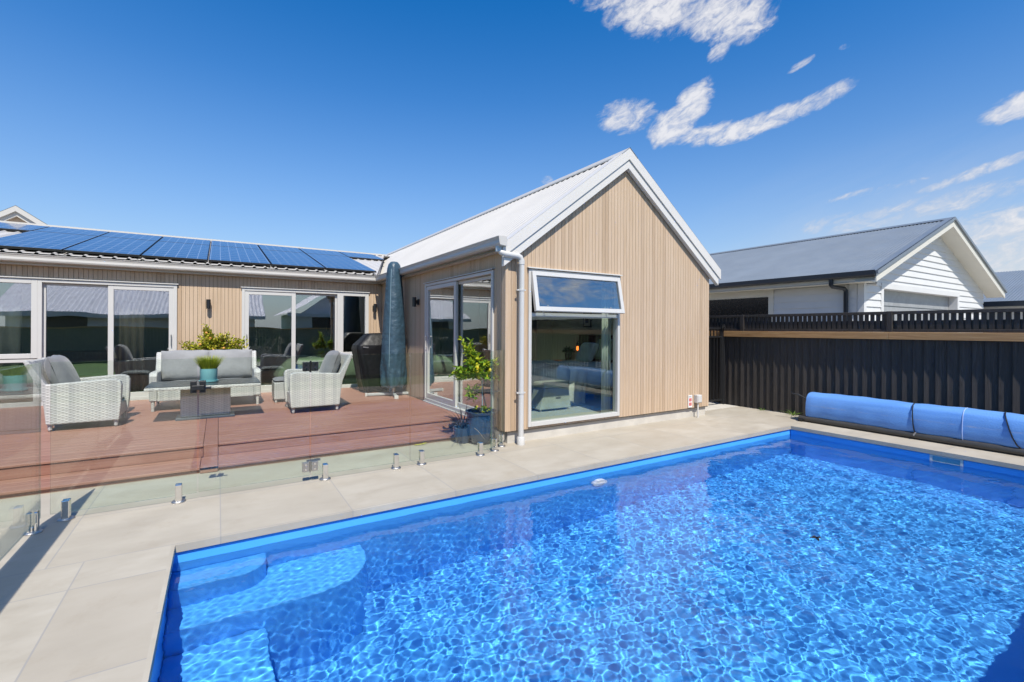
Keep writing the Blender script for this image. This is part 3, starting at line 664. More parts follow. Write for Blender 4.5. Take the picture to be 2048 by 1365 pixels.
def spigot(x, y, rz=0.0, ty=0):
    b = MB(); M = Matrix.Translation((x, y, 0)) @ Matrix.Rotation(rz, 4, 'Z')
    for sy in (-1, 1): b.obox(M, (-.024, sy*.009, .004), (.024, sy*.030, .150))
    b.obox(M, (-.024, -.009, .004), (.024, .009, .05))
    c = MB(); c.lathe((x, y, 0), [(.052, 0), (.052, .006), (.046, .012), (.030, .014)], 24)
    s = b.build('post', M_CHROME, fence, bevel=.007, seg=3); c.build('base_ring', M_STEEL, s, smooth=True)
for x in (-.972, -.277, .875, 1.57, 1.85, 2.56): spigot(x, GYL)
spigot(2.80, 4.885, R(38.6)); spigot(2.98, 5.028, R(38.6))
for y in (4.60, 3.1, 2.6, 1.2): spigot(-1.105, y, R(90))
gate = thing('glass_gate', 'clear glass gate panel with black latch and hinges in the pool fence', 'gate', (.3, GYL, 0))
gpanel((-.138, GYL), (.734, GYL), .06, 1.19, gate)
b = MB(); b.box((-.20, GYL - .03, .90), (-.155, GYL + .03, 1.0)).box((-.135, GYL - .03, .90), (-.09, GYL + .03, 1.0)).box((-.19, GYL - .045, .925), (-.10, GYL - .02, .965)); b.tube([(-.09, GYL - .03, .94), (-.05, GYL - .03, .94)], .012, 10); b.build('latch', M_BLK, gate, bevel=.004)
for z, mm in ((1.045, M_BLK), (.10, M_STEEL)):
    b = MB(); b.box((.672, GYL - .02, z), (.728, GYL + .02, z + .085)).box((.752, GYL - .02, z), (.808, GYL + .02, z + .085)); b.tube([(.740, GYL, z - .012), (.740, GYL, z + .097)], .009, 10)
    h = b.build('hinge', mm, gate)
    b = MB()
    for x in (.70, .78):
        for zz in (.02, .065): b.tube([(x, GYL - .0205, z + zz), (x, GYL - .024, z + zz)], .009, 10)
    b.build('screw', M_CHROME, h)

# ================================================================ BLACK TIMBER FENCE
def m_bwood():
    m, nt, out = mat('black_stained_timber'); g = N(nt); P = g.pos(); rnd = g.n('NewGeometry').outputs['Random Per Island']
    off = g.n('CombineXYZ', {0: g.math('MULTIPLY', rnd, 13.0), 1: g.math('MULTIPLY', rnd, 7.0), 2: g.math('MULTIPLY', rnd, 29.0)}).outputs[0]
    pv = g.n('VectorMath', {0: P, 1: off}, operation='ADD').outputs[0]
    gr = g.noise(g.scale(pv, (30, 30, 2.2)), 1.0, 7, .65, 1.2); kn = g.n('TexVoronoi', {'Vector': g.scale(pv, (7, 7, 2.6)), 'Scale': 1.0}).outputs[0]
    c = g.ramp(gr, [(.3, (.018, .0145, .0125)), (.55, (.035, .029, .025)), (.75, (.066, .056, .049))]); c = g.mix(g.mapr(kn, .05, .16, .75, 0), c, (.008, .007, .006)); c = g.mix(g.mapr(rnd, 0, 1, 0, .4), c, (.045, .040, .038))
    p = g.n('BsdfPrincipled', {'Base Color': c, 'Roughness': .62, 'Specular IOR Level': .4}); nt.links.new(g.bump(gr, .5, .004), p.inputs['Normal']); nt.links.new(p.outputs[0], out.inputs[0]); return m
def m_pine():
    m, nt, out = mat('raw_pine_rail'); g = N(nt); P = g.pos()
    gr = g.noise(g.scale(P, (40, 1.6, 40)), 1.0, 7, .6, 1.5); kn = g.n('TexVoronoi', {'Vector': g.scale(P, (2, 1.1, 8)), 'Scale': 1.0}).outputs[0]
    c = g.ramp(gr, [(.3, (.30, .15, .055)), (.55, (.42, .235, .095)), (.75, (.50, .31, .14))]); c = g.mix(g.mapr(kn, .04, .12, .8, 0), c, (.20, .09, .035))
    p = g.n('BsdfPrincipled', {'Base Color': c, 'Roughness': .6}); nt.links.new(g.bump(gr, .3, .002), p.inputs['Normal']); nt.links.new(p.outputs[0], out.inputs[0]); return m
M_BW, M_PINE = m_bwood(), m_pine()
FX = 8.41; FY0, FY1 = -9.0, 11.5
tf = thing('timber_fence', 'tall black paling fence with a raw timber rail and a slatted black top', 'fence', (FX, 3, 0))
b = MB(); y = FY0; k = 0
while y < FY1:
    o = random.uniform(-.003, .003); q = random.uniform(-.003, .003); zt_ = 1.33
    b.prism([(FX + .034 + q, y), (FX + o, y + .1225), (FX + o + .018, y + .1225), (FX + .048 + q, y)], 'z', random.uniform(.0, .012), zt_); y += .1245
b.build('palings', M_BW, tf)
b = MB()
ys_ = [FY0, -6.4, -4.1, -1.8, .55, 2.97, 5.27, 7.6, FY1]
for a, c in zip(ys_[:-1], ys_[1:]): b.box((FX - .062, a + .001, 1.325), (FX + .05, c - .001, 1.43))
b.build('rail', M_PINE, tf, bevel=.003, seg=1)
b = MB(); b.box((FX - .03, FY0, 1.431), (FX + .03, FY1, 1.475)); b.box((FX - .03, FY0, 1.69), (FX + .03, FY1, 1.735))
for y in ys_[1:-1]: b.box((FX - .045, y - .035, 1.4305), (FX + .045, y + .035, 1.737))
b.build('top_frame', M_BW, tf, bevel=.003, seg=1)
for qa, qb in zip(ys_[:-1], ys_[1:]):
    b = MB(); y = qa + .05; b.box((FX + .0075, qa + .036, 1.474), (FX + .013, qb - .036, 1.60))
    while y < qb - .08: b.box((FX - .008, y, 1.474), (FX + .008, y + .052, 1.691)); y += .0745
    b.build('slatted_screen', M_BW, tf)
for y in (-4.1, .55, 5.27, 7.6):
    b = MB(); b.box((FX + .045, y - .05, -.05), (FX + .145, y + .05, 1.43)); b.build('post', M_BW, tf)
# black metal side gate
mg = thing('metal_gate', 'narrow black metal bar gate between the house corner and the timber fence', 'gate', (7.8, 5.66, 0))
b = MB(); gy_ = 5.66
for x in (7.16, 8.30): b.box((x, gy_ - .02, .07), (x + .04, gy_ + .02, 1.50))
for z in (.08, 1.30, 1.46): b.box((7.20, gy_ - .018, z), (8.30, gy_ + .018, z + .035))
b.build('gate_frame', M_BLK, mg, bevel=.003, seg=1)
b = MB(); x = 7.28
while x < 8.28: b.box((x - .009, gy_ - .009, .11), (x + .009, gy_ + .009, 1.465)); x += .1
b.build('bars', M_BLK, mg)
b = MB(); b.box((8.345, gy_ - .03, 0), (8.400, gy_ + .03, 1.56)); b.build('post', M_BLK, mg, bevel=.003, seg=1)
b = MB(); b.box((8.27, gy_ - .05, 1.46), (8.35, gy_ - .02, 1.55)); b.tube([(8.31, gy_ - .05, 1.50), (8.31, gy_ - .09, 1.50)], .015, 10); b.build('latch', M_BLK, mg)

# ================================================================ NEIGHBOURING HOUSES
M_WB = pbr('white_weatherboard', (.56, .56, .555), .5, noise_scale=2, noise_amt=.03)
M_CREAM = pbr('cream_trim', (.56, .54, .48), .5, noise_scale=2, noise_amt=.03)
M_SLATE = pbr('slate_blue_roof_steel', (.15, .175, .205), .42, noise_scale=1.2, noise_amt=.08)
M_NAVY = pbr('dark_gutter_steel', (.012, .018, .028), .35)
def weatherboards(b, ax, plane, sgn, u0, u1, z0, zt, ops=(), pitch=.15):
    z = z0
    while z < max(zt(u0 + (u1-u0)*i/8) for i in range(9)):
        z1 = z + pitch
        # horizontal clip under the roof line
        us = [u0 + (u1 - u0)*i/240 for i in range(241)]; ok = [u for u in us if zt(u) > z + pitch*.5]
        if ok:
            runs = [(ok[0], ok[-1])]
            for a, c, q0, q1 in ops:
                if z1 > q0 + .01 and z < q1 - .01: runs = [r for s, e in runs for r in ((s, min(e, a)), (max(s, c), e)) if r[1] - r[0] > .01]
            for s, e in runs:
                if ax == 'x': b.prism([(plane, z), (plane + sgn*.030, z), (plane + sgn*.008, z1), (plane, z1)], 'x', s, e)
                else: b.prism([(plane, z), (plane + sgn*.030, z), (plane + sgn*.008, z1), (plane, z1)], 'y', s, e)
        z = z1
def corr(b, u0, u1, f, wa, wb, pitch=.076, h=.010):
    n = int((u1 - u0)/pitch*4); 
    vs = []
    for i in range(n + 1):
        u = u0 + (u1 - u0)*i/n; hh = h*math.cos(i*math.pi/2)
        vs += [f(u, wa, hh), f(u, wb, hh)]
    b.add(vs, [(2*i, 2*i+1, 2*i+3, 2*i+2) for i in range(n)])
b = MB(); b.box((8.47, -6, -.05), (40, 40, .0)); struct('added_concrete_ground', b, m_conc, loc=(12, 5, 0))  # unseen concrete added to keep green lawn bounce off the neighbour's walls
nb = thing('neighbour_house', 'white weatherboard house with a dark slate coloured roof and garage door, over the black fence', 'house', (15, 8, 0))
NXW, NYW, NRX = 11.2, 4.42, 14.97
nz_ = lambda x: 4.16 - abs(x - NRX)*(4.16 - 2.60)/(NRX - 10.80)
b = MB(); weatherboards(b, 'x', NYW, -1, NXW + .0, NRX*2 - NXW, 0, lambda x: nz_(x) - .14, [(12.1, 16.6, -1, 2.36)]); b.build('front_wall', M_WB, nb); b = MB(); weatherboards(b, 'y', NXW, -1, NYW, 18, 0, lambda y: 2.45, [(6.30, 18.1, -1, 2.6), (4.42, 4.56, -1, 3)])
b.build('side_wall', M_WB, nb)
b = MB(); b.box((NXW + .001, NYW + .001, 0), (NXW + .3, 18, 2.5)); b.prism([(NXW + .001, 0), (12.1, 0), (12.1, 2.36), (16.6, 2.36), (16.6, 0), (NRX*2 - NXW, 0), (NRX*2 - NXW, 2.5), (NRX, nz_(NRX) - .2), (NXW + .001, 2.5)], 'y', NYW + .001, NYW + .2)
b.build('wall_core', M_WB, nb)
b = MB(); b.box((12.1, NYW + .15, 0), (16.6, NYW + .19, 2.36)); gd = b.build('garage_door', pbr('grey_garage_door', (.26, .27, .28), .45), nb)
b = MB()
for z in (.5, 1.0, 1.5, 2.0): b.box((12.1, NYW + .143, z), (16.6, NYW + .151, z + .012))
b.build('panel_joint', M_NAVY, gd)
b = MB(); b.box((11.98, NYW - .03, 0), (12.104, NYW + .145, 2.356)).box((16.596, NYW - .03, 0), (16.72, NYW + .145, 2.356)).box((11.98, NYW - .035, 2.356), (16.72, NYW + .145, 2.47)); b.box((NXW - .03, NYW - .03, 0), (NXW + .09, NYW + .09, 2.44)); b.box((NXW - .025, NYW + .10, 0), (NXW + .01, NYW + .24, 2.44)); b.build('trim', M_WB, nb)
b = MB(); b.box((NXW - .02, 6.36, .9), (NXW + .03, 12, 2.24)); b.build('dark_window', pbr('dark_opening', (.004, .004, .005), .25), nb)
b = MB(); b.box((NXW - .035, 6.24, 0), (NXW, 6.36, 2.45)).box((NXW - .032, 6.36, 2.25), (NXW, 18, 2.45)); b.build('window_trim', M_CREAM, nb)
b = MB()
for sg in (-1, 1): corr(b, 4.04, 18, lambda u, w, h: (w, u, nz_(w) + h), NRX, NRX + sg*4.17)
b.build('roof', M_SLATE, nb)
b = MB()
for sg in (-1, 1):
    b.add([(NRX, 4.02, 4.19), (NRX, 18, 4.19), (NRX + sg*.16, 18, nz_(NRX + .16) + .02), (NRX + sg*.16, 4.02, nz_(NRX + .16) + .02)], [(0, 1, 2, 3)])
    b.prism([(NRX, 4.185), (NRX + sg*4.2, nz_(NRX + 4.2) + .025), (NRX + sg*4.2, nz_(NRX + 4.2) - .04), (NRX, 4.12)], 'y', 4.0, 4.04)
    b.add([(NRX, 4.0, 4.185), (NRX, 4.16, 4.185), (NRX + sg*4.2, 4.16, nz_(NRX + 4.2) + .025), (NRX + sg*4.2, 4.0, nz_(NRX + 4.2) + .025)], [(0, 1, 2, 3)])
b.build('ridge_flashing', M_SLATE, nb)
b = MB()
for sg in (-1, 1): b.prism([(NRX, 4.12), (NRX + sg*4.17, nz_(NRX + 4.17) - .04), (NRX + sg*4.17, nz_(NRX + 4.17) - .20), (NRX, 3.96)], 'y', 4.04, 4.07)
b.build('barge_board', M_CREAM, nb)
b = MB()
for sg in (-1, 1): b.prism([(NRX, 3.985), (NRX + sg*4.15, nz_(NRX + 4.15) - .17), (NRX + sg*4.15, nz_(NRX + 4.15) - .185), (NRX, 3.970)], 'y', 4.07, NYW)
b.box((10.86, 4.2, 2.42), (NXW, 18, 2.435)); b.build('soffit', M_CREAM, nb)
b = MB(); b.box((10.86, 4.10, 2.43), (10.89, 18, 2.60)); b.build('fascia', M_CREAM, nb)
b = MB(); b.prism([(10.86, 2.51), (10.77, 2.51), (10.75, 2.54), (10.75, 2.63), (10.765, 2.63), (10.78, 2.56), (10.86, 2.56)], 'y', 4.05, 18); b.build('gutter', M_NAVY, nb)
b = MB(); b.tube([(10.82, 4.85, 2.52), (10.82, 4.85, 2.40), (10.86, 4.83, 2.36), (11.08, 4.72, 2.33), (11.12, 4.70, 2.28), (11.12, 4.70, 0)], .042, 14); b.build('downpipe', M_NAVY, nb, smooth=True)
b = MB(); b.box((11.30, NYW - .12, 2.40), (11.38, NYW - .02, 2.46)); b.tube([(11.33, NYW - .10, 2.42), (11.33, NYW - .20, 2.40)], .04, 12); b.build('floodlight', M_WB, nb)
nf = thing('far_house', 'distant house showing only a dark blue roof past the white neighbouring gable', 'house', (24, 9, 0))
b = MB(); corr(b, 3.0, 16, lambda u, w, h: (w, u, 2.35 + (w - 20.2)*.30 + h), 20.2, 24.5); b.build('roof', M_SLATE, nf)
b = MB(); b.box((20.6, 3.3, 0), (24.3, 15.5, 2.35)); b.build('wall', M_WB, nf)
b = MB(); b.box((20.1, 2.95, 2.2), (20.2, 16, 2.36)); b.build('gutter', M_NAVY, nf)
# houses and fence behind the camera, mirrored in the glass doors
def back_house(name, x0, x1, y0, y1, ez, rz_, roofm, label, gable=False, wall=M_WB):
    t = thing(name, label, 'house', ((x0 + x1)/2, (y0 + y1)/2, 0))
    b = MB(); b.box((x0 + .5, y0 + .5, 0), (x1 - .5, y1 - .5, ez)); b.build('wall', wall, t)
    b = MB()
    if gable:
        xm = (x0 + x1)/2; f = lambda x: rz_ - abs(x - xm)*(rz_ - ez)/((x1 - x0)/2)
        for e in (x0, x1): corr(b, y0, y1, lambda u, w, h: (w, u, f(w) + h), xm, e, .2)
        b.prism([(x0 + .6, ez - .1), (x1 - .6, ez - .1), (xm, rz_ - .15)], 'y', y1 - .55, y1 - .5)
    else:
        ym = (y0 + y1)/2; f = lambda y: rz_ - abs(y - ym)*(rz_ - ez)/((y1 - y0)/2)
        for e in (y0, y1): corr(b, x0, x1, lambda u, w, h: (u, w, f(w) + h), ym, e, .19, .03)
    b.build('roof', roofm, t)
    b = MB(); b.box((x0, y1 - .06, ez - .18), (x1, y1, ez + .02)); b.build('gutter', M_WB, t)
    b = MB(); b.box((x0 + 1.4, y1 - .52, .9), (x0 + 3.2, y1 - .49, 2.1)); b.box((x1 - 4, y1 - .52, 0), (x1 - 1.6, y1 - .49, 2.1)); b.build('window', M_BLK, t)
M_LAV = pbr('pale_grey_roof_tile', (.72, .70, .76), .6, noise_scale=3)
back_house('neighbour_house', -8.5, 2.2, -17, -8.2, 2.1, 3.9, M_LAV, 'long pale grey roofed house mirrored in the living room glass doors')
back_house('neighbour_house', 3.4, 9.8, -18, -9.3, 2.3, 4.3, M_LAV, 'gable fronted white house mirrored in the guest bedroom glass doors', True)
rf = thing('timber_fence', 'dark paling fence on the far side of the lawn, mirrored in the glass doors', 'fence', (0, -6, 0))
b = MB(); x = -16
while x < 8.3: b.box((x, -6.02, -.05), (x + .12, -6.0, 1.42)); x += .125
b.build('palings', pbr('weathered_paling', (.17, .15, .11), .8, noise_scale=9, noise_amt=.25), rf)
b = MB(); b.box((-16, -6.05, 1.42), (8.3, -5.95, 1.47)); b.build('rail', M_PINE, rf)

# ================================================================ TERRACE FURNITURE
def m_wicker(name, dark=False):
    m, nt, out = mat(name); g = N(nt); P = g.obj(); s = g.n('SeparateXYZ', {0: P}); x, y, z = s.outputs
    # horizontal strands over vertical stakes; u runs along whichever side faces us
    nrm = g.n('SeparateXYZ', {0: g.n('TexCoord').outputs['Normal']}); nx = g.math('ABSOLUTE', nrm.outputs[0]); nz_n = g.math('ABSOLUTE', nrm.outputs[2])
    selx = g.math('GREATER_THAN', nx, .6); selz = g.math('GREATER_THAN', nz_n, .75)
    u = g.math('ADD', g.math('MULTIPLY', y, selx), g.math('MULTIPLY', x, g.math('SUBTRACT', 1, selx)))
    v = g.math('ADD', g.math('MULTIPLY', y, selz), g.math('MULTIPLY', z, g.math('SUBTRACT', 1, selz)))
    pu, pv = .034, .016
    row = g.math('FLOOR', g.math('DIVIDE', v, pv)); par = g.math('MULTIPLY', g.math('FRACT', g.math('MULTIPLY', row, .5)), 2)
    uu = g.math('ADD', g.math('DIVIDE', u, pu), par)
    wv = g.math('SINE', g.math('MULTIPLY', uu, math.pi)); wv = g.math('ADD', g.math('MULTIPLY', wv, .5), .5)
    rv = g.math('ABSOLUTE', g.math('SINE', g.math('MULTIPLY', g.math('DIVIDE', v, pv), math.pi)))
    h = g.math('MULTIPLY', g.math('POWER', rv, .5), g.math('ADD', g.math('MULTIPLY', wv, .65), .35))
    tone = g.n('TexWhiteNoise', {'W': g.math('FLOOR', g.math('DIVIDE', u, pu*1.5))}, noise_dimensions='1D').outputs[0]
    tone2 = g.n('TexWhiteNoise', {'W': row}, noise_dimensions='1D').outputs[0]
    c = g.mix(g.mapr(tone, .25, .75), (.46, .455, .44), (.60, .59, .55)); c = g.mix(g.math('MULTIPLY', tone2, .6), c, (.42, .42, .42))
    c = g.mix(g.mapr(h, .0, .45, .9, 0), c, (.10, .10, .10))
    p = g.n('BsdfPrincipled', {'Base Color': c, 'Roughness': .5, 'Specular IOR Level': .4}); nt.links.new(g.bump(h, .9, .004), p.inputs['Normal']); nt.links.new(p.outputs[0], out.inputs[0]); return m
M_WICK = m_wicker('pale_grey_wicker')
def m_fabric(name, col, sc_=500):
    m, nt, out = mat(name); g = N(nt); P = g.obj()
    w = g.n('TexVoronoi', {'Vector': P, 'Scale': sc_}).outputs[0]; n = g.noise(P, 4, 4); big = g.noise(P, 12, 5, .6)
    lo = tuple(c*.86 for c in col); hi = tuple(min(1, c*1.12) for c in col)
    p = g.n('BsdfPrincipled', {'Base Color': g.mix(g.mapr(n, .3, .7), lo, hi), 'Roughness': .9, 'Sheen Weight': .25})
    b2 = g.n('Bump', {'Height': big, 'Strength': .35, 'Distance': .03}); b3 = g.n('Bump', {'Height': w, 'Strength': .2, 'Distance': .001}); nt.links.new(b2.outputs[0], b3.inputs['Normal'])
    nt.links.new(b3.outputs[0], p.inputs['Normal']); nt.links.new(p.outputs[0], out.inputs[0]); return m
M_CUSH = m_fabric('grey_outdoor_fabric', (.165, .168, .175)); M_CUSHL = m_fabric('light_grey_outdoor_fabric', (.25, .25, .252))
M_TBL = pbr('dark_glass_table_top', (.05, .054, .058), .3, spec=.5, noise_scale=2)
def cushion(par, name, M, sx, sy, sz, m, puff=.5, seed=0, n=14):
    """pillow: superellipsoid-like box, size sx, sy (thickness), sz, centred, with sagging corners and creases"""
    rr = random.Random(seed); b = MB(); vs = []; fs = []
    ph = [rr.uniform(0, 6.28) for _ in range(6)]
    def P(u, v, side):
        e = (1 - abs(u)**3.2) * (1 - abs(v)**3.2); e = max(e, 0)**.45
        pin = 1 - .05*(abs(u*v)**1.5); edge = 1 + .02*math.sin(7*u + ph[0])*(abs(v)**4) + .02*math.sin(6*v + ph[1])*(abs(u)**4)
        cr = .03*math.sin(9*u + 4*v + ph[2])*(1 - e) + .02*math.sin(15*v - 5*u + ph[3])*(abs(u)**2)
        t = side*(e*(1 - puff*.25 + .0) + cr*.5 + .02*math.sin(3*u + ph[4])*math.sin(4*v + ph[5]))
        return M @ Vector((u*sx/2*pin*edge, t*sy/2, v*sz/2*pin*edge))
    for side in (-1, 1):
        o = len(vs)
        for j in range(n + 1):
            for i in range(n + 1):
                u = -math.cos(math.pi*i/n); v = -math.cos(math.pi*j/n); u = .5*u + .5*(2*i/n - 1); v = .5*v + .5*(2*j/n - 1)
                vs.append(P(u, v, side))
        for j in range(n):
            for i in range(n):
                a = o + j*(n+1) + i; q = (a, a+1, a+n+2, a+n+1); fs.append(q if side < 0 else q[::-1])
    # piping seam round the edge
    b.add(vs, fs); ob = b.build(name, m, par, smooth='full', sub=1)
    return ob
def armchair(name, label, loc, rz, seed=1):
    """faces +X in local space; origin on the floor at the rear near corner, depth 0..0.69 in x, width 0..0.76 in y"""
    t = thing('armchair', label, 'armchair', loc, rz, 'wicker armchairs on the deck', local=True)
    W = .76
    side = [(0.0, .085), (.68, .085), (.70, .30), (.705, .53), (.69, .575), (.65, .60), (.58, .605), (.0, .565), (-.075, .70), (-.155, .855), (-.185, .865), (-.20, .845), (-.10, .60), (-.045, .45), (-.02, .30)]
    for y in (0, W - .10):
        b = MB(); b.prism([(x, z) for x, z in side], 'y', y, y + .10); b.build('arm_panel', M_WICK, t, bevel=.018, seg=3)
    b = MB(); b.prism([(-.02, .15), (.03, .15), (.0, .50), (-.15, .85), (-.19, .85), (-.09, .55), (-.04, .40)], 'y', .10, W - .10); b.build('back_panel', M_WICK, t, bevel=.01)
    b = MB(); b.box((.62, .10, .10), (.665, W - .10, .27)); b.box((.0, .10, .22), (.62, W - .10, .26)); b.build('seat_frame', M_WICK, t, bevel=.01)
    for x, y in ((.03, .05), (.645, .05), (.03, W - .05), (.645, W - .05)):
        b = MB(); b.tube([(x, y, .09), (x, y, .015)], [.026, .020], 12); l = b.build('leg', M_WICK, t)
        b = MB(); b.tube([(x, y, .016), (x, y, 0)], [.019, .017], 10); b.build('foot', M_STEEL, l)
    cushion(t, 'seat_cushion', Matrix.Translation((.34, W/2, .32)) @ Matrix.Rotation(R(90), 4, 'X'), .64, .15, .56, M_CUSH, 0, seed)
    cushion(t, 'back_cushion', Matrix.Translation((.085, W/2, .62)) @ Matrix.Rotation(R(-20), 4, 'Y') @ Matrix.Rotation(R(90), 4, 'Z'), .55, .24, .60, M_CUSH, .3, seed + 1)
    return t
armchair('armchair', 'wicker armchair with grey cushion nearest the glass fence corner, its back to the low window', (-1.75, 7.72, .192), 0, 3)
armchair('armchair', 'wicker armchair with grey cushion between the coffee table and the covered barbecue', (1.585, 8.32, .192), R(180), 9)
# sofa
so = thing('sofa', 'two seat pale wicker sofa with two tall light grey back cushions', 'sofa', (-.14, 9.2, .192), 0, local=True)
hw = .735
for sx in (-1, 1):
    b = MB(); x0, x1 = sorted((sx*hw, sx*(hw - .10))); b.prism([(-.42, .15), (.36, .15), (.40, .45), (.44, .56), (.10, .575), (-.36, .585), (-.40, .57), (-.43, .53)], 'x', x0, x1); b.build('arm_panel', M_WICK, so, bevel=.02, seg=3)
    b = MB(); x0, x1 = sorted((sx*(hw - .03), sx*(hw - .10))); b.prism([(.10, .5), (.30, .5), (.36, .84), (.27, .86), (.22, .84)], 'x', x0, x1); b.build('back_post', M_WICK, so, bevel=.012)
b = MB(); b.box((-hw + .10, -.405, .15), (hw - .10, -.36, .42)); b.box((-hw + .1, -.40, .28), (hw - .1, .34, .32)); b.build('seat_frame', M_WICK, so, bevel=.008)
b = MB(); b.prism([(.28, .15), (.33, .15), (.42, .84), (.37, .86), (.34, .84)], 'x', -hw + .10, hw - .10); b.build('back_panel', M_WICK, so, bevel=.008)
for sx in (-1, 1):
    for y in (-.38, .32):
        b = MB(); b.tube([(sx*(hw - .045), y, .16), (sx*(hw - .045), y, .0)], [.026, .019], 12); b.build('leg', M_WICK, so)
for i, sx in enumerate((-1, 1)):
    cushion(so, 'seat_cushion', Matrix.Translation((sx*.31, -.03, .345)) @ Matrix.Rotation(R(90), 4, 'X'), .62, .13, .66, M_CUSHL, 0, 20 + i)
    cushion(so, 'back_cushion', Matrix.Translation((sx*.315, .20, .645)) @ Matrix.Rotation(R(-14), 4, 'X'), .68, .24, .50, M_CUSHL, .25, 30 + i, n=18)
# ottomans
def ottoman(loc, label):
    t = thing('ottoman', label, 'ottoman', loc, 0, 'square wicker ottomans', local=True)
    b = MB(); b.box((-.22, -.22, .05), (.22, .22, .335)); b.build('base', M_WICK, t, bevel=.012)
    for sx in (-1, 1):
        for sy in (-1, 1): b = MB(); b.tube([(sx*.19, sy*.19, .05), (sx*.19, sy*.19, 0)], .018, 10); b.build('leg', M_WICK, t)
    cushion(t, 'cushion', Matrix.Translation((0, 0, .365)) @ Matrix.Rotation(R(90), 4, 'X'), .44, .09, .44, M_CUSH, 0, 41)
    return t
ottoman((1.02, 9.08, .192), 'wicker ottoman half hidden behind the armchair near the barbecue')
ottoman((-1.38, 9.05, .192), 'wicker ottoman half hidden behind the armchair at the fence corner')
# coffee table
ct = thing('coffee_table', 'wicker coffee table with a dark glass top and a broad pedestal foot', 'table', (-.145, 7.95, .192), 0, local=True)
b = MB(); b.box((-.66, -.39, .435), (.66, .41, .480)); b.build('rim', M_WICK, ct, bevel=.012)
b = MB(); b.box((-.655, -.385, .4805), (.655, .405, .488)); b.build('top', M_TBL, ct, bevel=.003)
b = MB(); b.box((-.295, -.11, .03), (.295, .13, .434)); b.build('pedestal', M_WICK, ct, bevel=.018, seg=3)
b = MB(); b.box((-.345, -.17, .0), (.345, .20, .028)); b.build('foot_plate', pbr('dark_grey_metal', (.07, .085, .10), .35), ct, bevel=.004)
# grass pot
def m_leaf(name, stops, rough=.5, trans=.35):
    m, nt, out = mat(name); g = N(nt); rnd = g.n('NewGeometry').outputs['Random Per Island']
    c = g.ramp(rnd, stops); p = g.n('BsdfPrincipled', {'Base Color': c, 'Roughness': rough, 'Specular IOR Level': .35}); tl = g.n('BsdfTranslucent', {'Color': c})
    mx = g.n('MixShader', {0: trans, 1: p, 2: tl}); nt.links.new(mx.outputs[0], out.inputs[0]); return m
M_GRASSP = m_leaf('ornamental_grass', [(0, (.14, .22, .01)), (.5, (.36, .42, .02)), (1, (.62, .60, .05))])
M_TEAL = pbr('pale_teal_glaze', (.18, .40, .43), .35, noise_scale=8, noise_amt=.05); M_SOIL = pbr('potting_soil', (.03, .022, .016), .95, bump=(60, .8, .01))
gp = thing('grass_pot', 'pale teal pot of fine yellow green grass standing on the coffee table', 'potted plant', (-.115, 7.98, .6805), 0, local=True)
b = MB(); b.lathe((0, 0, 0), [(.092, .012), (.104, .03), (.106, .19), (.100, .19), (.097, .17)], 40); b.build('pot', M_TEAL, gp, smooth=True)
b = MB(); b.lathe((0, 0, 0), [(.085, 0), (.118, .006), (.122, .026), (.112, .026)], 40); b.build('saucer', M_TEAL, gp, smooth=True)
b = MB(); b.lathe((0, 0, .160), [(.0960, 0), (.09, .012)], 24); b.build('soil', M_SOIL, gp)
def blades(b, c, n, r0, hmin, hmax, spread, wid, rr, droop=.5, seg=4):
    for i in range(n):
        a = rr.uniform(0, 6.283); r = r0*math.sqrt(rr.random()); h = rr.uniform(hmin, hmax); lean = spread*(r/r0*.7 + rr.uniform(0, .6))
        p0 = Vector((c[0] + r*math.cos(a), c[1] + r*math.sin(a), c[2])); da = a + rr.uniform(-.5, .5); d = Vector((math.cos(da), math.sin(da), 0)); s = Vector((-d.y, d.x, 0)); wd = wid*rr.uniform(.7, 1.3); vs = []
        s = (s*math.cos(1.2) + d*.6*rr.uniform(-1, 1) + s).normalized()
        for k in range(seg + 1):
            t = k/seg; p = p0 + d*(lean*h*t*t**.3) + Vector((0, 0, h*(t - droop*lean*t*t*.5))); w2 = wd*(1 - t)**.6/2 + .0002
            vs += [p - s*w2, p + s*w2]
        b.add(vs, [(2*k, 2*k+1, 2*k+3, 2*k+2) for k in range(seg)])
rr = random.Random(5); b = MB(); blades(b, (0, 0, .165), 1700, .088, .11, .23, .62, .0034, rr, .25); b.build('grass', M_GRASSP, gp)

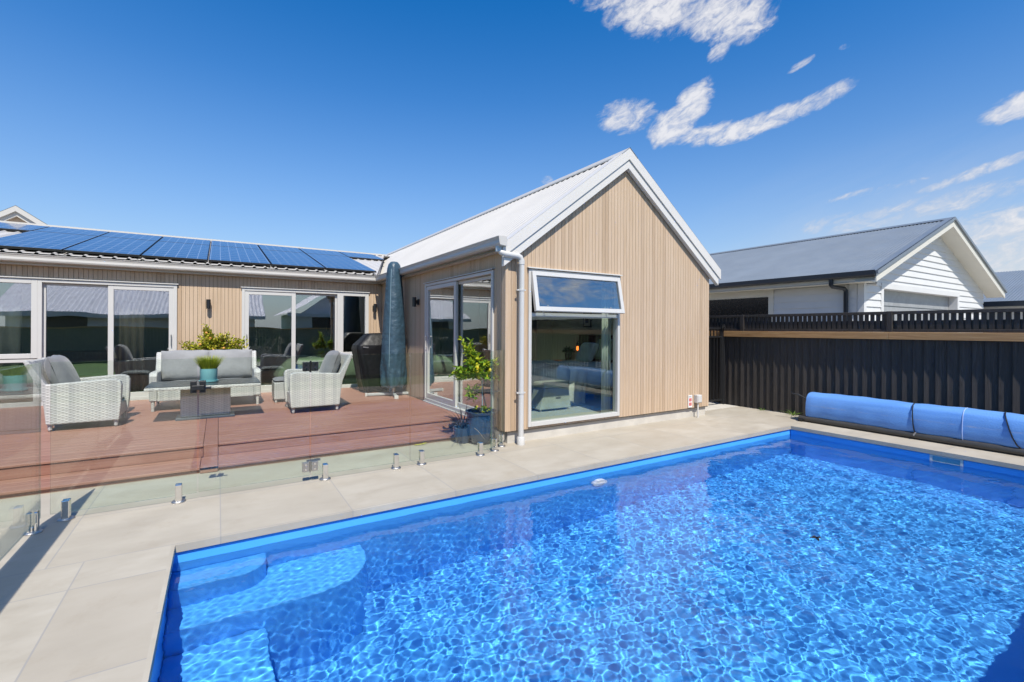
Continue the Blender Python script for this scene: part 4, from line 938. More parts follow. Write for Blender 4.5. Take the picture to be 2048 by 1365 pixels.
# ---- leafy plants
def leaf(b, p, d, up_, L, W, fold=.25):
    """one pointed leaf: p base, d direction, up_ face normal"""
    d = d.normalized(); s = d.cross(up_).normalized(); u = s.cross(d)
    a = p; m1 = p + d*L*.35 - u*L*.02; m2 = p + d*L*.72 - u*L*.05; e = p + d*L - u*L*.14
    vs = [a, m1 + s*W*.5 + u*W*fold, m1 - u*0, m1 - s*W*.5 + u*W*fold, m2 + s*W*.38 + u*W*fold*.8, m2, m2 - s*W*.38 + u*W*fold*.8, e]
    b.add(vs, [(0, 2, 1), (0, 3, 2), (1, 2, 5, 4), (2, 3, 6, 5), (4, 5, 7), (5, 6, 7)])
def bush(rr, leaves_b, twig_b, fruit_b, origin, tips, L, W, per=16, fr=0, frr=.025, twr=.004):
    for tip in tips:
        t = Vector(tip); o = Vector(origin); mid = o.lerp(t, .5) + Vector((rr.uniform(-.04, .04), rr.uniform(-.04, .04), rr.uniform(0, .05)))
        twig_b.tube([o, mid, t], [twr*1.8, twr*1.2, twr*.5], 6)
        for k in range(per):
            f = .45 + .6*k/per; base = (mid.lerp(t, (f - .5)*2) if f > .5 else o.lerp(mid, f*2)); base += Vector((rr.gauss(0, .012), rr.gauss(0, .012), rr.gauss(0, .012)))
            d = Vector((rr.gauss(0, 1), rr.gauss(0, 1), rr.gauss(.35, .7))).normalized() + (t - o).normalized()*.5
            leaf(leaves_b, base, d, Vector((rr.gauss(0, .5), rr.gauss(0, .5), 1)).normalized(), L*rr.uniform(.6, 1.2), W*rr.uniform(.7, 1.2))
        for k in range(fr if rr.random() < .8 else 0):
            p = mid.lerp(t, rr.uniform(.2, .95)) + Vector((rr.uniform(-.03, .03), rr.uniform(-.05, .0), -.03)); fruit_b.append(p)
M_LEM = m_leaf('lemon_leaves', [(0, (.055, .14, .012)), (.4, (.17, .30, .018)), (.75, (.38, .46, .022)), (1, (.60, .57, .03))])
M_ORL = m_leaf('citrus_leaves', [(0, (.10, .14, .01)), (.35, (.28, .33, .02)), (.65, (.52, .50, .04)), (1, (.66, .52, .08))])
M_BARK = pbr('bark', (.13, .10, .07), .85, noise_scale=40, noise_amt=.3, bump=(90, .6, .003)); M_LEMF = pbr('lemon_skin', (.62, .48, .02), .45, noise_scale=60, bump=(200, .3, .001)); M_ORF = pbr('mandarin_skin', (.56, .27, .05), .45, noise_scale=60, bump=(200, .3, .001))
def fruits(pts, r, m, par, name='fruit', zs=1.0):
    for p in pts:
        b = MB(); b.lathe(tuple(p), [(r*math.sin(math.pi*k/8) + .0005, -r*zs*math.cos(math.pi*k/8)) for k in range(9)], 12); b.build(name, m, par, smooth='full')
rr = random.Random(11)
lt = thing('lemon_tree', 'young lemon tree with yellow green leaves in a big dark blue pot', 'potted tree', (2.86, 5.30, 0))
PX, PY = 2.86, 5.32
M_BPOT = pbr('deep_blue_glaze', (.010, .035, .085), .10, noise_scale=5, noise_amt=.35, coat=.6)
b = MB(); b.lathe((PX, PY, 0), [(.12, 0), (.145, .02), (.185, .14), (.198, .27), (.196, .375), (.212, .38), (.215, .41), (.190, .41), (.183, .37)], 48); pot = b.build('pot', M_BPOT, lt, smooth=True)
b = MB(); b.lathe((PX, PY, .35), [(.182, 0), (.12, .02)], 28); b.build('soil', M_SOIL, lt)
tb = MB(); lb = MB(); fl = []
trunk = [(PX + .03, PY, .36), (PX + .055, PY + .0, .47), (PX + .02, PY, .60), (PX + .01, PY, .72), (PX - .03, PY, .83)]
tb.tube(trunk, [.013, .012, .010, .009, .007], 8); tb.tube([(PX + .01, PY, .72), (PX + .10, PY - .01, .84), (PX + .14, PY, .95)], [.008, .006, .004], 6)
tb.tube([(PX + .02, PY, .60), (PX - .06, PY - .02, .66), (PX - .13, PY - .02, .66)], [.005, .004, .003], 6)
o = (PX - .03, PY, .80)
tips = [(PX - .16 + rr.uniform(-.05, .05), PY + rr.uniform(-.14, .14), rr.uniform(1.02, 1.30)) for _ in range(9)] + [(PX - .36 + rr.uniform(-.04, .06), PY + rr.uniform(-.1, .1), rr.uniform(.82, .98)) for _ in range(8)] + [(PX - .12 + rr.uniform(-.12, .12), PY + rr.uniform(-.18, .18), rr.uniform(.82, 1.0)) for _ in range(11)]
bush(rr, lb, tb, fl, o, tips, .066, .032, 38, 0, twr=.0022)
tips = [(PX + .13 + rr.uniform(-.08, .08), PY + rr.uniform(-.14, .14), rr.uniform(.80, 1.04)) for _ in range(12)]; bush(rr, lb, tb, fl, (PX + .08, PY, .82), tips, .064, .031, 34, 0, twr=.0022)
tips = [(PX - .15 + rr.uniform(-.07, .07), PY - .02 + rr.uniform(-.08, .06), rr.uniform(.55, .70)) for _ in range(6)]; bush(rr, lb, tb, fl, (PX - .08, PY - .02, .65), tips, .07, .034, 13, 0, twr=.002)
tips = [(PX + rr.uniform(-.14, .14), PY + rr.uniform(-.1, .1), .43) for _ in range(7)]; bush(rr, lb, tb, fl, (PX, PY, .38), tips, .04, .03, 9, 0, twr=.0015)
lb.build('foliage', M_LEM, lt); tb.build('trunk', M_BARK, lt, smooth=True)
b = MB(); b.tube([(PX - .0, PY - .01, .36), (PX - .005, PY - .01, .80)], .005, 8); b.build('stake', pbr('pale_blue_stake', (.40, .55, .58), .5), lt)
fruits([(PX - .13, PY - .12, .97), (PX - .02, PY - .14, .86), (PX - .10, PY - .10, .85), (PX + .05, PY - .12, .93), (PX - .14, PY - .13, .93)], .020, M_LEMF, lt, 'lemon', 1.3)
sp = thing('spiky_plant', 'dark purple spiky leaved plant beside the blue pot', 'plant', (2.66, 5.46, .0))
b = MB(); rr2 = random.Random(8)
blades(b, (2.66, 5.46, .17), 46, .03, .26, .42, 1.25, .013, rr2, .9, 6); b.build('foliage', m_leaf('purple_black_leaves', [(0, (.018, .012, .014)), (.6, (.05, .03, .03)), (1, (.10, .07, .05))], .4, .1), sp)
b = MB(); b.lathe((2.66, 5.46, .0), [(.085, 0), (.12, .12), (.13, .20), (.118, .20), (.112, .18)], 30); b.build('pot', M_BPOT, sp, smooth=True)
b = MB(); blades(b, (2.68, 5.44, .18), 10, .05, .22, .30, 2.0, .010, rr2, 1.3, 6); b.build('dry_leaves', m_leaf('dry_straw_leaves', [(0, (.25, .18, .10)), (1, (.42, .34, .22))], .6, .1), sp)
# orange tree behind the sofa
ot = thing('orange_tree', 'bushy citrus tree dotted with small orange fruit growing behind the sofa', 'potted tree', (.0, 9.98, .19))
OX, OY = -.02, 9.98; tb = MB(); lb = MB(); fl = []; rr = random.Random(4)
b = MB(); b.lathe((OX, OY, .192), [(.15, 0), (.19, .25), (.20, .33), (.185, .33), (.18, .30)], 30); b.build('pot', M_BPOT, ot, smooth=True)
b = MB(); b.lathe((OX, OY, .47), [(.18, 0), (.12, .02)], 24); b.build('soil', M_SOIL, ot)
tb.tube([(OX, OY, .48), (OX + .01, OY, .70), (OX - .02, OY, .90)], [.02, .016, .012], 8)
def shell(n, cx, cz, rx, rz):
    out = []
    for _ in range(n):
        a = rr.uniform(0, 6.283); q = rr.uniform(.35, 1); e = rr.uniform(-.5, 1.2); out.append((cx + rx*q*math.cos(a)*math.cos(e*.9), OY - .02 + .24*q*math.sin(a), cz + rz*math.sin(e)*q))
    return out
bush(rr, lb, tb, fl, (OX - .02, OY, .86), shell(110, OX - .04, 1.14, .33, .24), .058, .028, 24, 0, twr=.002)
bush(rr, lb, tb, fl, (OX - .02, OY, 1.05), [(OX - .16 + rr.uniform(-.07, .07), OY + rr.uniform(-.08, .08), rr.uniform(1.25, 1.40)) for _ in range(18)] + [(OX - .17, OY, 1.50), (OX - .13, OY, 1.46), (OX - .20, OY, 1.47)], .066, .030, 18, 0, twr=.002)
bush(rr, lb, tb, fl, (OX, OY, .90), [(OX + rr.uniform(.26, .44), OY + rr.uniform(-.12, .12), rr.uniform(1.05, 1.24)) for _ in range(22)] + [(OX - rr.uniform(.36, .52), OY + rr.uniform(-.1, .1), rr.uniform(1.03, 1.19)) for _ in range(14)], .064, .030, 17, 0, twr=.002)
lb.build('foliage', M_ORL, ot); tb.build('trunk', M_BARK, ot, smooth=True)
fruits([(OX - .10, OY - .22, 1.27), (OX + .10, OY - .2, 1.09), (OX - .05, OY - .25, 1.06), (OX + .06, OY - .1, 1.23), (OX - .25, OY - .2, 1.16), (OX - .16, OY - .16, 1.36)], .021, M_ORF, ot, 'mandarin')

# ---- covered umbrella
M_COV = pbr('teal_blue_cover_fabric', (.034, .070, .102), .45, spec=.5, noise_scale=3, noise_amt=.12, bump=(7, .7, .05))
um = thing('folded_umbrella', 'tall folded umbrella zipped in a dark teal cover on a white cross foot', 'umbrella', (2.81, 8.75, .192))
UX, UY = 2.81, 8.75
b = MB(); rings = []; n = 64; rr = random.Random(6)
prof = [(.36, .215), (.42, .235), (.55, .238), (.80, .232), (1.1, .222), (1.5, .200), (1.9, .178), (2.2, .160), (2.45, .142), (2.58, .128), (2.66, .105), (2.705, .065), (2.715, .01)]
zz = np.interp(np.linspace(0, 1, 44), np.linspace(0, 1, len(prof)), [p[0] for p in prof]); zr = [float(np.interp(z, [p[0] for p in prof], [p[1] for p in prof])) for z in zz]
vs = []
for z, r in zip(zz, zr):
    for k in range(n):
        a = 2*math.pi*k/n; low = max(0, 1 - (z - .36)/.75)
        f = 1 + .05*math.sin(2*a + .6) + .035*math.sin(3*a + z*.6) + low*.10*math.sin(7*a + 2.2*z*3 + .7) + low*.05*math.sin(13*a - z*9) + .012*math.sin(9*a + z*5)
        sag = -low*.02*math.sin(5*a)
        vs.append((UX + r*f*math.cos(a), UY + r*f*math.sin(a), z + sag))
fs = [(i*n + k, i*n + (k+1) % n, (i+1)*n + (k+1) % n, (i+1)*n + k) for i in range(len(zz)-1) for k in range(n)]
b.add(vs, fs); cov = b.build('cover', M_COV, um, smooth='full')
b = MB(); sa = -2.22; b.tube([(UX + 1.02*float(np.interp(z, [p[0] for p in prof], [p[1] for p in prof]))*(1 + .05*math.sin(2*sa + .6) + .035*math.sin(3*sa + z*.6))*math.cos(sa), UY + 1.02*float(np.interp(z, [p[0] for p in prof], [p[1] for p in prof]))*(1 + .05*math.sin(2*sa + .6) + .035*math.sin(3*sa + z*.6))*math.sin(sa), z) for z in np.linspace(.75, 2.56, 30)], .0055, 6); b.build('zip_seam', pbr('pale_zip', (.18, .27, .32), .5), cov)
b = MB(); b.tube([(UX, UY, .20), (UX, UY, .45)], .03, 14); b.build('pole', M_STEEL, um, smooth=True)
b = MB()
for a in (R(-12), R(78)):
    M = Matrix.Translation((UX, UY, .192)) @ Matrix.Rotation(a, 4, 'Z'); b.obox(M, (-.50, -.03, .012), (.50, .03, .055) if a < 0 else (.50, .03, .0535))
cr = b.build('cross_foot', pbr('dull_aluminium', (.42, .44, .44), .4, metallic=.3), um, bevel=.004)
b = MB()
for a in (R(-12), R(78), R(168), R(258)):
    M = Matrix.Translation((UX, UY, .192)) @ Matrix.Rotation(a, 4, 'Z'); b.obox(M, (.485, -.036, 0), (.512, .036, .06))
b.build('end_cap', M_WHITE, cr, bevel=.003)
# ---- covered barbecue
bq = thing('covered_barbecue', 'barbecue hidden under a loose shiny black cover in the corner', 'barbecue', (2.55, 9.5, .192))
M_BQC = pbr('black_vinyl_cover', (.006, .006, .007), .5, spec=.35, noise_scale=5, bump=(7, .4, .03))
BX, BY_ = 2.66, 9.55; n = 72; vs = []; rr = random.Random(3)
prof = [(0.03, .235, .25, .0), (.05, .25, .26, 0), (.25, .285, .27, -.01), (.50, .32, .28, -.015), (.72, .355, .29, -.02), (.86, .375, .30, -.02), (.93, .372, .30, -.01), (.97, .34, .28, .0), (1.05, .29, .24, .03), (1.12, .245, .20, .05), (1.155, .21, .17, .06), (1.165, .10, .08, .07), (1.168, .005, .005, .07)]
zz = np.interp(np.linspace(0, 1, 49), np.linspace(0, 1, len(prof)), [p[0] for p in prof])
cols = [[p[j] for p in prof] for j in range(4)]
def sup(a, e=.36): c, s_ = math.cos(a), math.sin(a); return (math.copysign(abs(c)**e, c), math.copysign(abs(s_)**e, s_))
for z in zz:
    rx, ry, ox = (float(np.interp(z, cols[0], cols[j])) for j in (1, 2, 3))
    for k in range(n):
        a = 2*math.pi*k/n; cx_, cy_ = sup(a); low = max(0, 1 - z/1.0); f = 1 + low*.045*math.sin(9*a + 3*z) + low*.03*math.sin(17*a + 5*z + 1) + .012*math.sin(5*a + 9*z)
        vs.append((BX + ox + rx*cx_*f, BY_ + ry*cy_*f, .192 + z + low*.012*math.sin(6*a)))
b = MB(); b.add(vs, [(i*n + k, i*n + (k+1) % n, (i+1)*n + (k+1) % n, (i+1)*n + k) for i in range(len(zz)-1) for k in range(n)]); cv = b.build('cover', M_BQC, bq, smooth='full')
b = MB(); b.obox(Matrix.Translation((2.42, 9.245, 1.085)) @ Matrix.Rotation(R(8), 4, 'Y'), (-.05, -.006, -.012), (.05, 0, .012)); b.build('badge', M_STEEL, cv)
b = MB()
for sx in (-.2, .2):
    for sy in (-.2, .2): b.tube([(BX + sx - .02, BY_ + sy, .212), (BX + sx + .02, BY_ + sy, .212)], .02, 14)
b.build('wheel', M_BLK, bq)

# ================================================================ POOL THINGS
M_PCOV = None
def m_blue_cover():
    m, nt, out = mat('blue_bubble_cover'); g = N(nt); P = g.pos(); s = g.n('SeparateXYZ', {0: P})
    vo = g.n('TexVoronoi', {'Vector': P, 'Scale': 70.0}).outputs[0]; n = g.noise(g.scale(P, (3, 1, 14)), 1.6, 5); sc1 = g.noise(g.scale(P, (30, 9, 90)), 1, 6, .7)
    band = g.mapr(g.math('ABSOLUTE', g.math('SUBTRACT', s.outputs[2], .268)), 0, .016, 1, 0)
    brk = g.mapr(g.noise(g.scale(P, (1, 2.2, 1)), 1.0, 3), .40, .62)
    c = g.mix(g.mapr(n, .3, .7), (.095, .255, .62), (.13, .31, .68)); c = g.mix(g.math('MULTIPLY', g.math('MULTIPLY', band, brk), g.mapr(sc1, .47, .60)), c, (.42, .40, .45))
    p = g.n('BsdfPrincipled', {'Base Color': c, 'Roughness': .45, 'Specular IOR Level': .4, 'Sheen Weight': .1}); nt.links.new(g.bump(g.math('ADD', vo, g.math('MULTIPLY', n, 1.0)), .22, .006), p.inputs['Normal']); nt.links.new(p.outputs[0], out.inputs[0]); return m
ro = thing('pool_cover_roller', 'long roller wound with a bright blue pool cover along the foot of the black fence', 'pool cover roller', (8.08, 1.5, 0))
prof = [(7.925, .075), (7.905, .12), (7.90, .20), (7.905, .30), (7.925, .39), (7.965, .445), (8.03, .468), (8.10, .468), (8.17, .44), (8.22, .38), (8.245, .28), (8.245, .16), (8.20, .09), (8.10, .07)]
b = MB(); ys2 = [3.90 - i*.05 for i in range(83)]; vs = []; n = len(prof); rr = random.Random(2)
for i, y in enumerate(ys2):
    pin = sum(.009*math.exp(-((y - q)/.035)**2) for q in (2.56, 1.72, .1)); e = .012 if i == 0 else 0
    for x, z in prof:
        dx, dz = x - 8.075, z - .26; w = .004*math.sin(y*5 + z*9) + .003*math.sin(y*17 + x*30)
        vs.append((x - dx*(pin + e)*4 + w*(dx/.17), y, max(.06, z - dz*(pin + e)*2.2) + w*(dz/.2)))
b.add(vs, [(i*n + k, (i+1)*n + k, (i+1)*n + (k+1) % n, i*n + (k+1) % n) for i in range(len(ys2)-1) for k in range(n)]); b.add(vs[:n], [tuple(range(n))])
cvr = b.build('cover', m_blue_cover(), ro, smooth='full')
def strap(y0, name, m, r=.006, lean=0.0, k0=0, k1=9):
    b = MB(); pts = []
    for j in range(k0, k1 + 1):
        x, z = prof[j]; dx, dz = x - 8.075, z - .26; pts.append((x + dx*.02 - .004, y0 + lean*(1 - j/8)**2, z + dz*.02 + .002))
    b.tube(pts, r, 6); return b.build(name, m, ro, smooth=True)
strap(2.56, 'strap', M_BLK, .007, -.05); strap(1.70, 'strap', M_BLK, .007, -.18); strap(2.04, 'seam', pbr('pale_seam', (.35, .45, .70), .6), .004)
b = MB(); b.tube([(7.93, 4.0, .05), (7.93, -.25, .05)], .045, 16); b.build('lower_tube', pbr('dark_tube', (.05, .048, .045), .4), ro, smooth=True)
b = MB(); b.tube([(8.07, 3.88, .30), (8.07, 3.97, .34), (8.02, 4.05, .40), (7.99, 4.16, .42)], .012, 8); b.build('crank_handle', M_BLK, ro, smooth=True)
b = MB(); b.box((7.86, 3.93, 0), (8.20, 3.99, .05)); b.box((8.05, 3.92, .05), (8.10, 3.96, .34)); b.build('end_stand', M_BLK, ro, bevel=.004)
b = MB(); b.tube([(7.885, 2.50, .10), (7.87, 2.52, .055)], .010, 8); b.build('hook', M_STEEL, ro)
sk = thing('pool_skimmer', 'white framed skimmer mouth set in the pool wall under the coping', 'skimmer', (7.40, 2.05, -.09))
b = MB(); X = 7.399
for q in (((X - .012, 1.90, -.055), (X, 2.205, -.066)), ((X - .012, 1.90, -.142), (X, 2.205, -.128)), ((X - .012, 1.90, -.128), (X, 1.925, -.066)), ((X - .012, 2.18, -.128), (X, 2.205, -.066))): b.box(*q)
b.build('frame', M_PIPE, sk); b = MB(); b.box((X - .006, 1.925, -.128), (X - .001, 2.18, -.066)); b.build('flap', pbr('pale_blue_flap', (.10, .30, .42), .3), sk)
il = thing('pool_light', 'round white pool light under water on the long far wall', 'pool light', (3.52, 3.86, -.39))
b = MB(); b.tube([(3.52, 3.87, -.39), (3.52, 3.835, -.39), (3.52, 3.82, -.39)], [.10, .10, .075], 32); b.build('rim', pbr('rim_white', (.85, .86, .86), .3), il, smooth=True)
b = MB(); b.tube([(3.52, 3.819, -.39), (3.52, 3.812, -.39)], [.06, .05], 24); b.build('lens', pbr('lens_white', (.85, .86, .87), .2), il, smooth=True)
for o in il.children: o.cycles.is_caustics_receiver = True
fl_ = MB(); rr = random.Random(1)
for k in range(5): leaf(fl_, Vector((3.846, 1.818, WZ + .006)), Vector((rr.uniform(-1, 1), rr.uniform(-1, 1), .1)), Vector((0, 0, 1)), .045, .028)
o = fl_.build('floating_leaf', pbr('wet_dark_leaf', (.02, .018, .015), .4), None, loc=(3.846, 1.818, WZ)); tag(o, 'small dark leaf floating on the pool water', 'leaf')
fl_ = MB()
for k in range(3): leaf(fl_, Vector((2.05 + k*.05, 5.585, .008 + .003*k)), Vector((1, rr.uniform(-.4, .4), .05)), Vector((0, 0, 1)), .10, .022)
o = fl_.build('fallen_leaf', pbr('yellow_leaf', (.55, .55, .03), .5), None, loc=(2.1, 5.585, .004)); tag(o, 'yellow fallen leaf lying on the paving against the deck step', 'leaf')
# weeds at the fence
for i, (x, y, h, n_) in enumerate(((8.34, 4.32, .20, 26), (8.36, 4.86, .09, 12))):
    b = MB(); blades(b, (x, y, 0), n_, .05, h*.6, h, 1.6, .010, random.Random(i), 1.0, 5)
    o = b.build('weed', m_leaf('weed_green_%d' % i, [(0, (.06, .13, .02)), (1, (.20, .30, .05))]), None, loc=(x, y, 0)); tag(o, ('tall grassy weed growing at the foot of the black fence beside the blue roller', 'tiny weed at the foot of the black fence nearer the metal gate')[i], 'weed')
# tree top far behind the roof
ft = thing('distant_tree', 'green tree whose top just shows above the solar roof near the valley', 'tree', (6.6, 36, 0))
b = MB(); b.tube([(6.6, 36, 0), (6.5, 36, 3), (6.7, 36, 6)], [.22, .17, .08], 8); b.build('trunk', M_BARK, ft)
b = MB(); rr = random.Random(17)
for k in range(2600):
    a = rr.uniform(0, 6.28); q = rr.random()**.5; z = rr.uniform(-1, 1); wdt = 1.9*math.sqrt(max(0, 1 - z*z))*(1 + .25*math.sin(3*a + 4*z)); p = Vector((6.6 + wdt*q*math.cos(a), 36 + wdt*q*math.sin(a), 4.7 + 1.5*z + .3*math.sin(5*a)))
    leaf(b, p, Vector((rr.gauss(0, 1), rr.gauss(0, 1), rr.gauss(0, 1))), Vector((0, 0, 1)), .22, .12)
b.build('crown', m_leaf('tree_leaves', [(0, (.03, .06, .015)), (1, (.09, .14, .04))]), ft)

# ================================================================ ROOMS BEHIND THE GLASS
M_DUV = m_fabric('pale_duvet_linen', (.80, .82, .78), 900); M_THROW = m_fabric('cream_throw', (.72, .72, .66), 300); M_OTT = m_fabric('sage_upholstery', (.36, .38, .33), 600); M_WOOD = pbr('red_brown_timber', (.14, .05, .03), .4, noise_scale=12)
def m_stripe():
    m, nt, out = mat('striped_pillow_linen'); g = N(nt); s = g.n('SeparateXYZ', {0: g.obj()})
    f = g.math('FRACT', g.math('MULTIPLY', s.outputs[1], 14)); c = g.ramp(f, [(0, (.52, .50, .42)), (.35, (.20, .19, .15)), (.5, (.48, .46, .36)), (.7, (.30, .30, .22)), (.8, (.52, .50, .42))], 'CONSTANT')
    p = g.n('BsdfPrincipled', {'Base Color': c, 'Roughness': .9}); nt.links.new(p.outputs[0], out.inputs[0]); return m
bd = thing('bed', 'made bed with a pale duvet seen through the big gable window', 'bed', (5.5, 7.2, .2))
b = MB(); b.box((4.55, 6.35, .30), (6.66, 7.95, .50)); b.build('base', M_OTT, bd, bevel=.02)
rr = random.Random(9); n1_, n2_ = 44, 36; vs = []
for j in range(n2_ + 1):
    for i in range(n1_ + 1):
        u, v = i/n1_, j/n2_; x = 4.40 + 2.20*u; y = 6.20 + 1.90*v
        ed = min((x - 4.40)/.16, (y - 6.20)/.16, (8.10 - y)/.16, 1); drop = (1 - max(0, min(1, ed)))**1.6
        vs.append((x + .02*math.sin(9*y)*drop, y + .02*math.sin(11*x)*drop, .80 - drop*.36 + .012*math.sin(5*x + 3*y)*(1 - drop) + .008*math.sin(13*x - 7*y)))
b = MB(); b.add(vs, [(j*(n1_+1)+i, j*(n1_+1)+i+1, (j+1)*(n1_+1)+i+1, (j+1)*(n1_+1)+i) for j in range(n2_) for i in range(n1_)])
dv = b.build('duvet', M_DUV, bd, smooth='full'); sdm = dv.modifiers.new('thick', 'SOLIDIFY'); sdm.thickness = .04; sdm.offset = -1
b = MB(); b.box((6.72, 6.5, .3), (6.78, 8.05, 1.33)); b.build('headboard', M_WOOD, bd, bevel=.01)
for nm, c, rot, sz, mm, lb_, sd in (('pillow', (6.50, 6.95, 1.06), -24, .62, m_stripe(), 'striped pillow leaning on the headboard nearest the window', 1), ('pillow', (6.32, 7.30, .99), -32, .50, M_DUV, 'plain linen pillow in front of the striped pillow', 5)):
    t_ = cushion(None, nm, Matrix.Translation((0, 0, 0)) @ Matrix.Rotation(R(-rot), 4, 'Y') @ Matrix.Rotation(R(90), 4, 'Z'), sz, .20, .44, mm, .2, sd); t_.location = c; tag(t_, lb_, 'pillow')
th = MB(); vs = []
for j in range(25):
    for i in range(13):
        u = i/12; v = j/24; s_ = v*1.5
        x = 4.90 + .36*u + .05*math.sin(5*v) + .06*v; yy = 6.75 - s_ if s_ < .6 else 6.14; z = .835 + .01*math.sin(9*u) if s_ < .5 else (.835 - .1*(s_ - .5)/.1*.5 if s_ < .6 else .785 - (s_ - .6)*.72)
        vs.append((x, yy + .015*math.sin(14*u + 3*v), z))
th.add(vs, [(j*13+i, j*13+i+1, (j+1)*13+i+1, (j+1)*13+i) for j in range(24) for i in range(12)])
o = th.build('throw_blanket', M_THROW, None, loc=(5.2, 6.4, .82), smooth='full'); sdm = o.modifiers.new('thick', 'SOLIDIFY'); sdm.thickness = .02; tag(o, 'cream throw blanket hanging over the near edge of the bed', 'blanket')
os_ = thing('storage_stool', 'upholstered storage stool with a cushioned lid behind the gable window', 'stool', (4.62, 6.0, .2))
b = MB(); b.prism([(4.10, .23), (4.70, .23), (4.65, .55), (4.19, .55)], 'y', 5.80, 6.10); b.build('body', M_OTT, os_, bevel=.012)
b = MB(); b.box((4.17, 5.79, .552), (4.66, 6.11, .64)); b.build('lid', M_OTT, os_, bevel=.03, seg=3)
b = MB(); b.box((4.40, 5.786, .40), (4.49, 5.80, .408)); b.build('pull', M_STEEL, os_)
b = MB()
for x in (4.14, 4.65):
    for y in (5.83, 6.07): b.tube([(x, y, .2), (x, y, .232)], .015, 8)
b.build('feet', M_STEEL, os_)
wl = thing('bedside_lamp', 'small glowing amber wall lamp above the bed', 'lamp', (6.92, 8.12, 1.05))
b = MB(); b.tube([(6.92, 8.12, 1.17), (6.80, 8.12, 1.21), (6.76, 8.12, 1.17), (6.76, 8.12, 1.11)], .012, 8); b.tube([(6.76, 8.12, 1.15), (6.76, 8.12, 1.08)], .03, 12); b.build('arm', M_BLK, wl, smooth=True)
m_, nt_, out_ = mat('amber_bulb'); e_ = nt_.nodes.new('ShaderNodeEmission'); e_.inputs[0].default_value = (1, .20, .03, 1); e_.inputs[1].default_value = 2.2; nt_.links.new(e_.outputs[0], out_.inputs[0])
b = MB(); b.lathe((6.76, 8.12, .98), [(.012, 0), (.028, .02), (.032, .06), (.022, .10)], 16); b.build('bulb', m_, wl, smooth=True)
bp_ = thing('house_plant', 'small dark potted plant beside the amber lamp', 'plant', (6.7, 8.35, .75))
b = MB(); b.lathe((6.72, 8.40, .75), [(.06, 0), (.085, .16), (.075, .16)], 20); b.build('pot', M_BLK, bp_, smooth=True)
b = MB(); rr = random.Random(3)
for k in range(150): leaf(b, Vector((6.72, 8.40, .92)), Vector((rr.gauss(0, 1), rr.gauss(0, 1), rr.uniform(.1, 1.3))), Vector((0, 0, 1)), rr.uniform(.08, .2), .05)
b.build('foliage', m_leaf('dark_house_leaves', [(0, (.01, .02, .008)), (1, (.03, .06, .02))]), bp_)
nt2 = thing('nightstand', 'dark bedside table under the house plant', 'table', (6.7, 8.4, .2)); b = MB(); b.box((6.50, 8.15, .2), (6.92, 8.65, .72)); b.build('cabinet', M_WOOD, nt2, bevel=.005); b = MB(); b.box((6.48, 8.13, .721), (6.92, 8.67, .75)); b.build('top', M_WOOD, nt2)
pf = thing('picture_frame', 'small black framed picture on the bedroom wall', 'picture', (6.915, 7.95, 1.70))
b = MB(); b.box((6.90, 7.85, 1.50), (6.928, 8.10, 1.82)); b.build('frame', M_BLK, pf); b = MB(); b.box((6.896, 7.87, 1.52), (6.9005, 8.08, 1.80)); b.build('mount', pbr('mount_white', (.6, .6, .56), .7), pf); b = MB(); b.box((6.893, 7.92, 1.59), (6.8965, 8.03, 1.73)); b.build('print', pbr('dark_print', (.10, .11, .11), .7, noise_scale=30, noise_amt=.6), pf)
wr = thing('wardrobe', 'dark wardrobe at the back of the bedroom', 'wardrobe', (5.3, 9.0, .2)); b = MB(); b.box((4.9, 8.75, .2), (6.1, 9.28, 2.3)); b.build('carcass', pbr('dark_recess', (.03, .025, .022), .6), wr); b = MB(); b.box((4.92, 8.73, .22), (5.495, 8.748, 2.28)).box((5.505, 8.73, .22), (6.08, 8.748, 2.28)); b.build('door', pbr('dark_door', (.035, .03, .028), .5), wr)
def curtain(x0, x1, y, z0, z1, m, label, amp=.03, folds=6, ax='x'):
    b = MB(); n = folds*8; vs = []
    for i in range(n + 1):
        u = i/n; a = x0 + (x1 - x0)*u; d = amp*math.sin(u*folds*2*math.pi)
        for z in (z0, z1): vs.append((a, y + d, z) if ax == 'x' else (y + d, a, z))
    b.add(vs, [(2*i, 2*i+2, 2*i+3, 2*i+1) for i in range(n)])
    o = b.build('curtain', m, None, loc=((x0 + x1)/2, y, z0) if ax == 'x' else (y, (x0 + x1)/2, z0), smooth='full'); s_ = o.modifiers.new('thick', 'SOLIDIFY'); s_.thickness = .006; tag(o, label, 'curtain')
M_CURT = m_fabric('pale_curtain', (.52, .54, .48), 700); M_CURD = m_fabric('slate_curtain', (.12, .15, .16), 700)
curtain(4.86, 5.02, 5.27, .22, 2.38, M_CURT, 'pale gathered curtain inside the big gable window', .025, 3)
curtain(6.75, 7.5, 3.27, .22, 2.38, M_CURD, 'dark slate curtain gathered behind the sliding leaf of the side door', .03, 5, 'y')
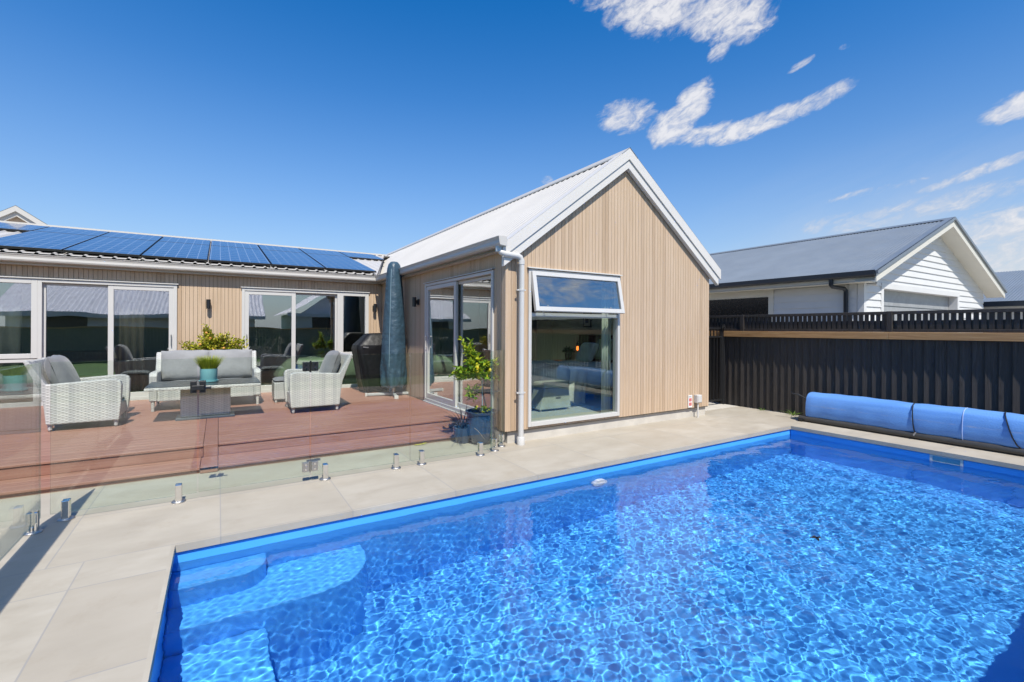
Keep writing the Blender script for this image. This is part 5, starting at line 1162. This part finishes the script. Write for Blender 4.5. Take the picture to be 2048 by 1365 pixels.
curtain(-1.53, -1.12, 10.62, .22, 2.36, m_fabric('brown_curtain', (.13, .10, .08), 700), 'brown gathered curtain behind the living room glass doors', .03, 4)
curtain(-4.4, -2.7, 10.66, .22, 2.36, m_fabric('grey_curtain', (.16, .16, .16), 700), 'grey curtain behind the high window beside the living room doors', .03, 9)
gb = thing('guest_bed', 'low bed with a pale green cover behind the guest bedroom doors', 'bed', (1.8, 11.6, .2))
b = MB(); b.box((1.15, 10.95, .2), (3.0, 12.5, .42)); b.build('base', M_DUV, gb, bevel=.02)
vs = []
for j in range(25):
    for i in range(31):
        u, v = i/30, j/24; x = 1.0 + 2.05*u; y = 10.85 + 1.7*v; ed = min((x - 1.0)/.35, (y - 10.85)/.28, 1); drop = (1 - max(0, min(1, ed)))**2
        vs.append((x, y, .80 - drop*.42 + .015*math.sin(6*x + 2*y) + .01*math.sin(15*x - 5*y)))
b = MB(); b.add(vs, [(j*31+i, j*31+i+1, (j+1)*31+i+1, (j+1)*31+i) for j in range(24) for i in range(30)])
o = b.build('cover', m_fabric('pale_green_cover', (.40, .48, .36), 700), gb, smooth='full'); s_ = o.modifiers.new('thick', 'SOLIDIFY'); s_.thickness = .05; s_.offset = -1
pf = thing('picture_frame', 'dark picture on the wall seen through the small window', 'picture', (3.09, 12.0, 1.5)); b = MB(); b.box((2.62, 14.17, 1.25), (3.0, 14.195, 1.75)); b.build('frame', M_BLK, pf); b = MB(); b.box((2.66, 14.165, 1.29), (2.96, 14.1705, 1.71)); b.build('print', pbr('warm_print', (.20, .08, .06), .7, noise_scale=9, noise_amt=.7), pf)
ls = thing('living_room_sofa', 'brown leather sofa indoors behind the living room glass doors', 'sofa', (-2.2, 11.8, .2)); b = MB(); b.box((-2.9, 11.3, .25), (-1.6, 12.1, .55)); b.build('seat', M_WOOD, ls, bevel=.06, seg=3); b = MB(); b.box((-2.9, 12.0, .5), (-1.6, 12.25, 1.0)); b.build('backrest', M_WOOD, ls, bevel=.06, seg=3)
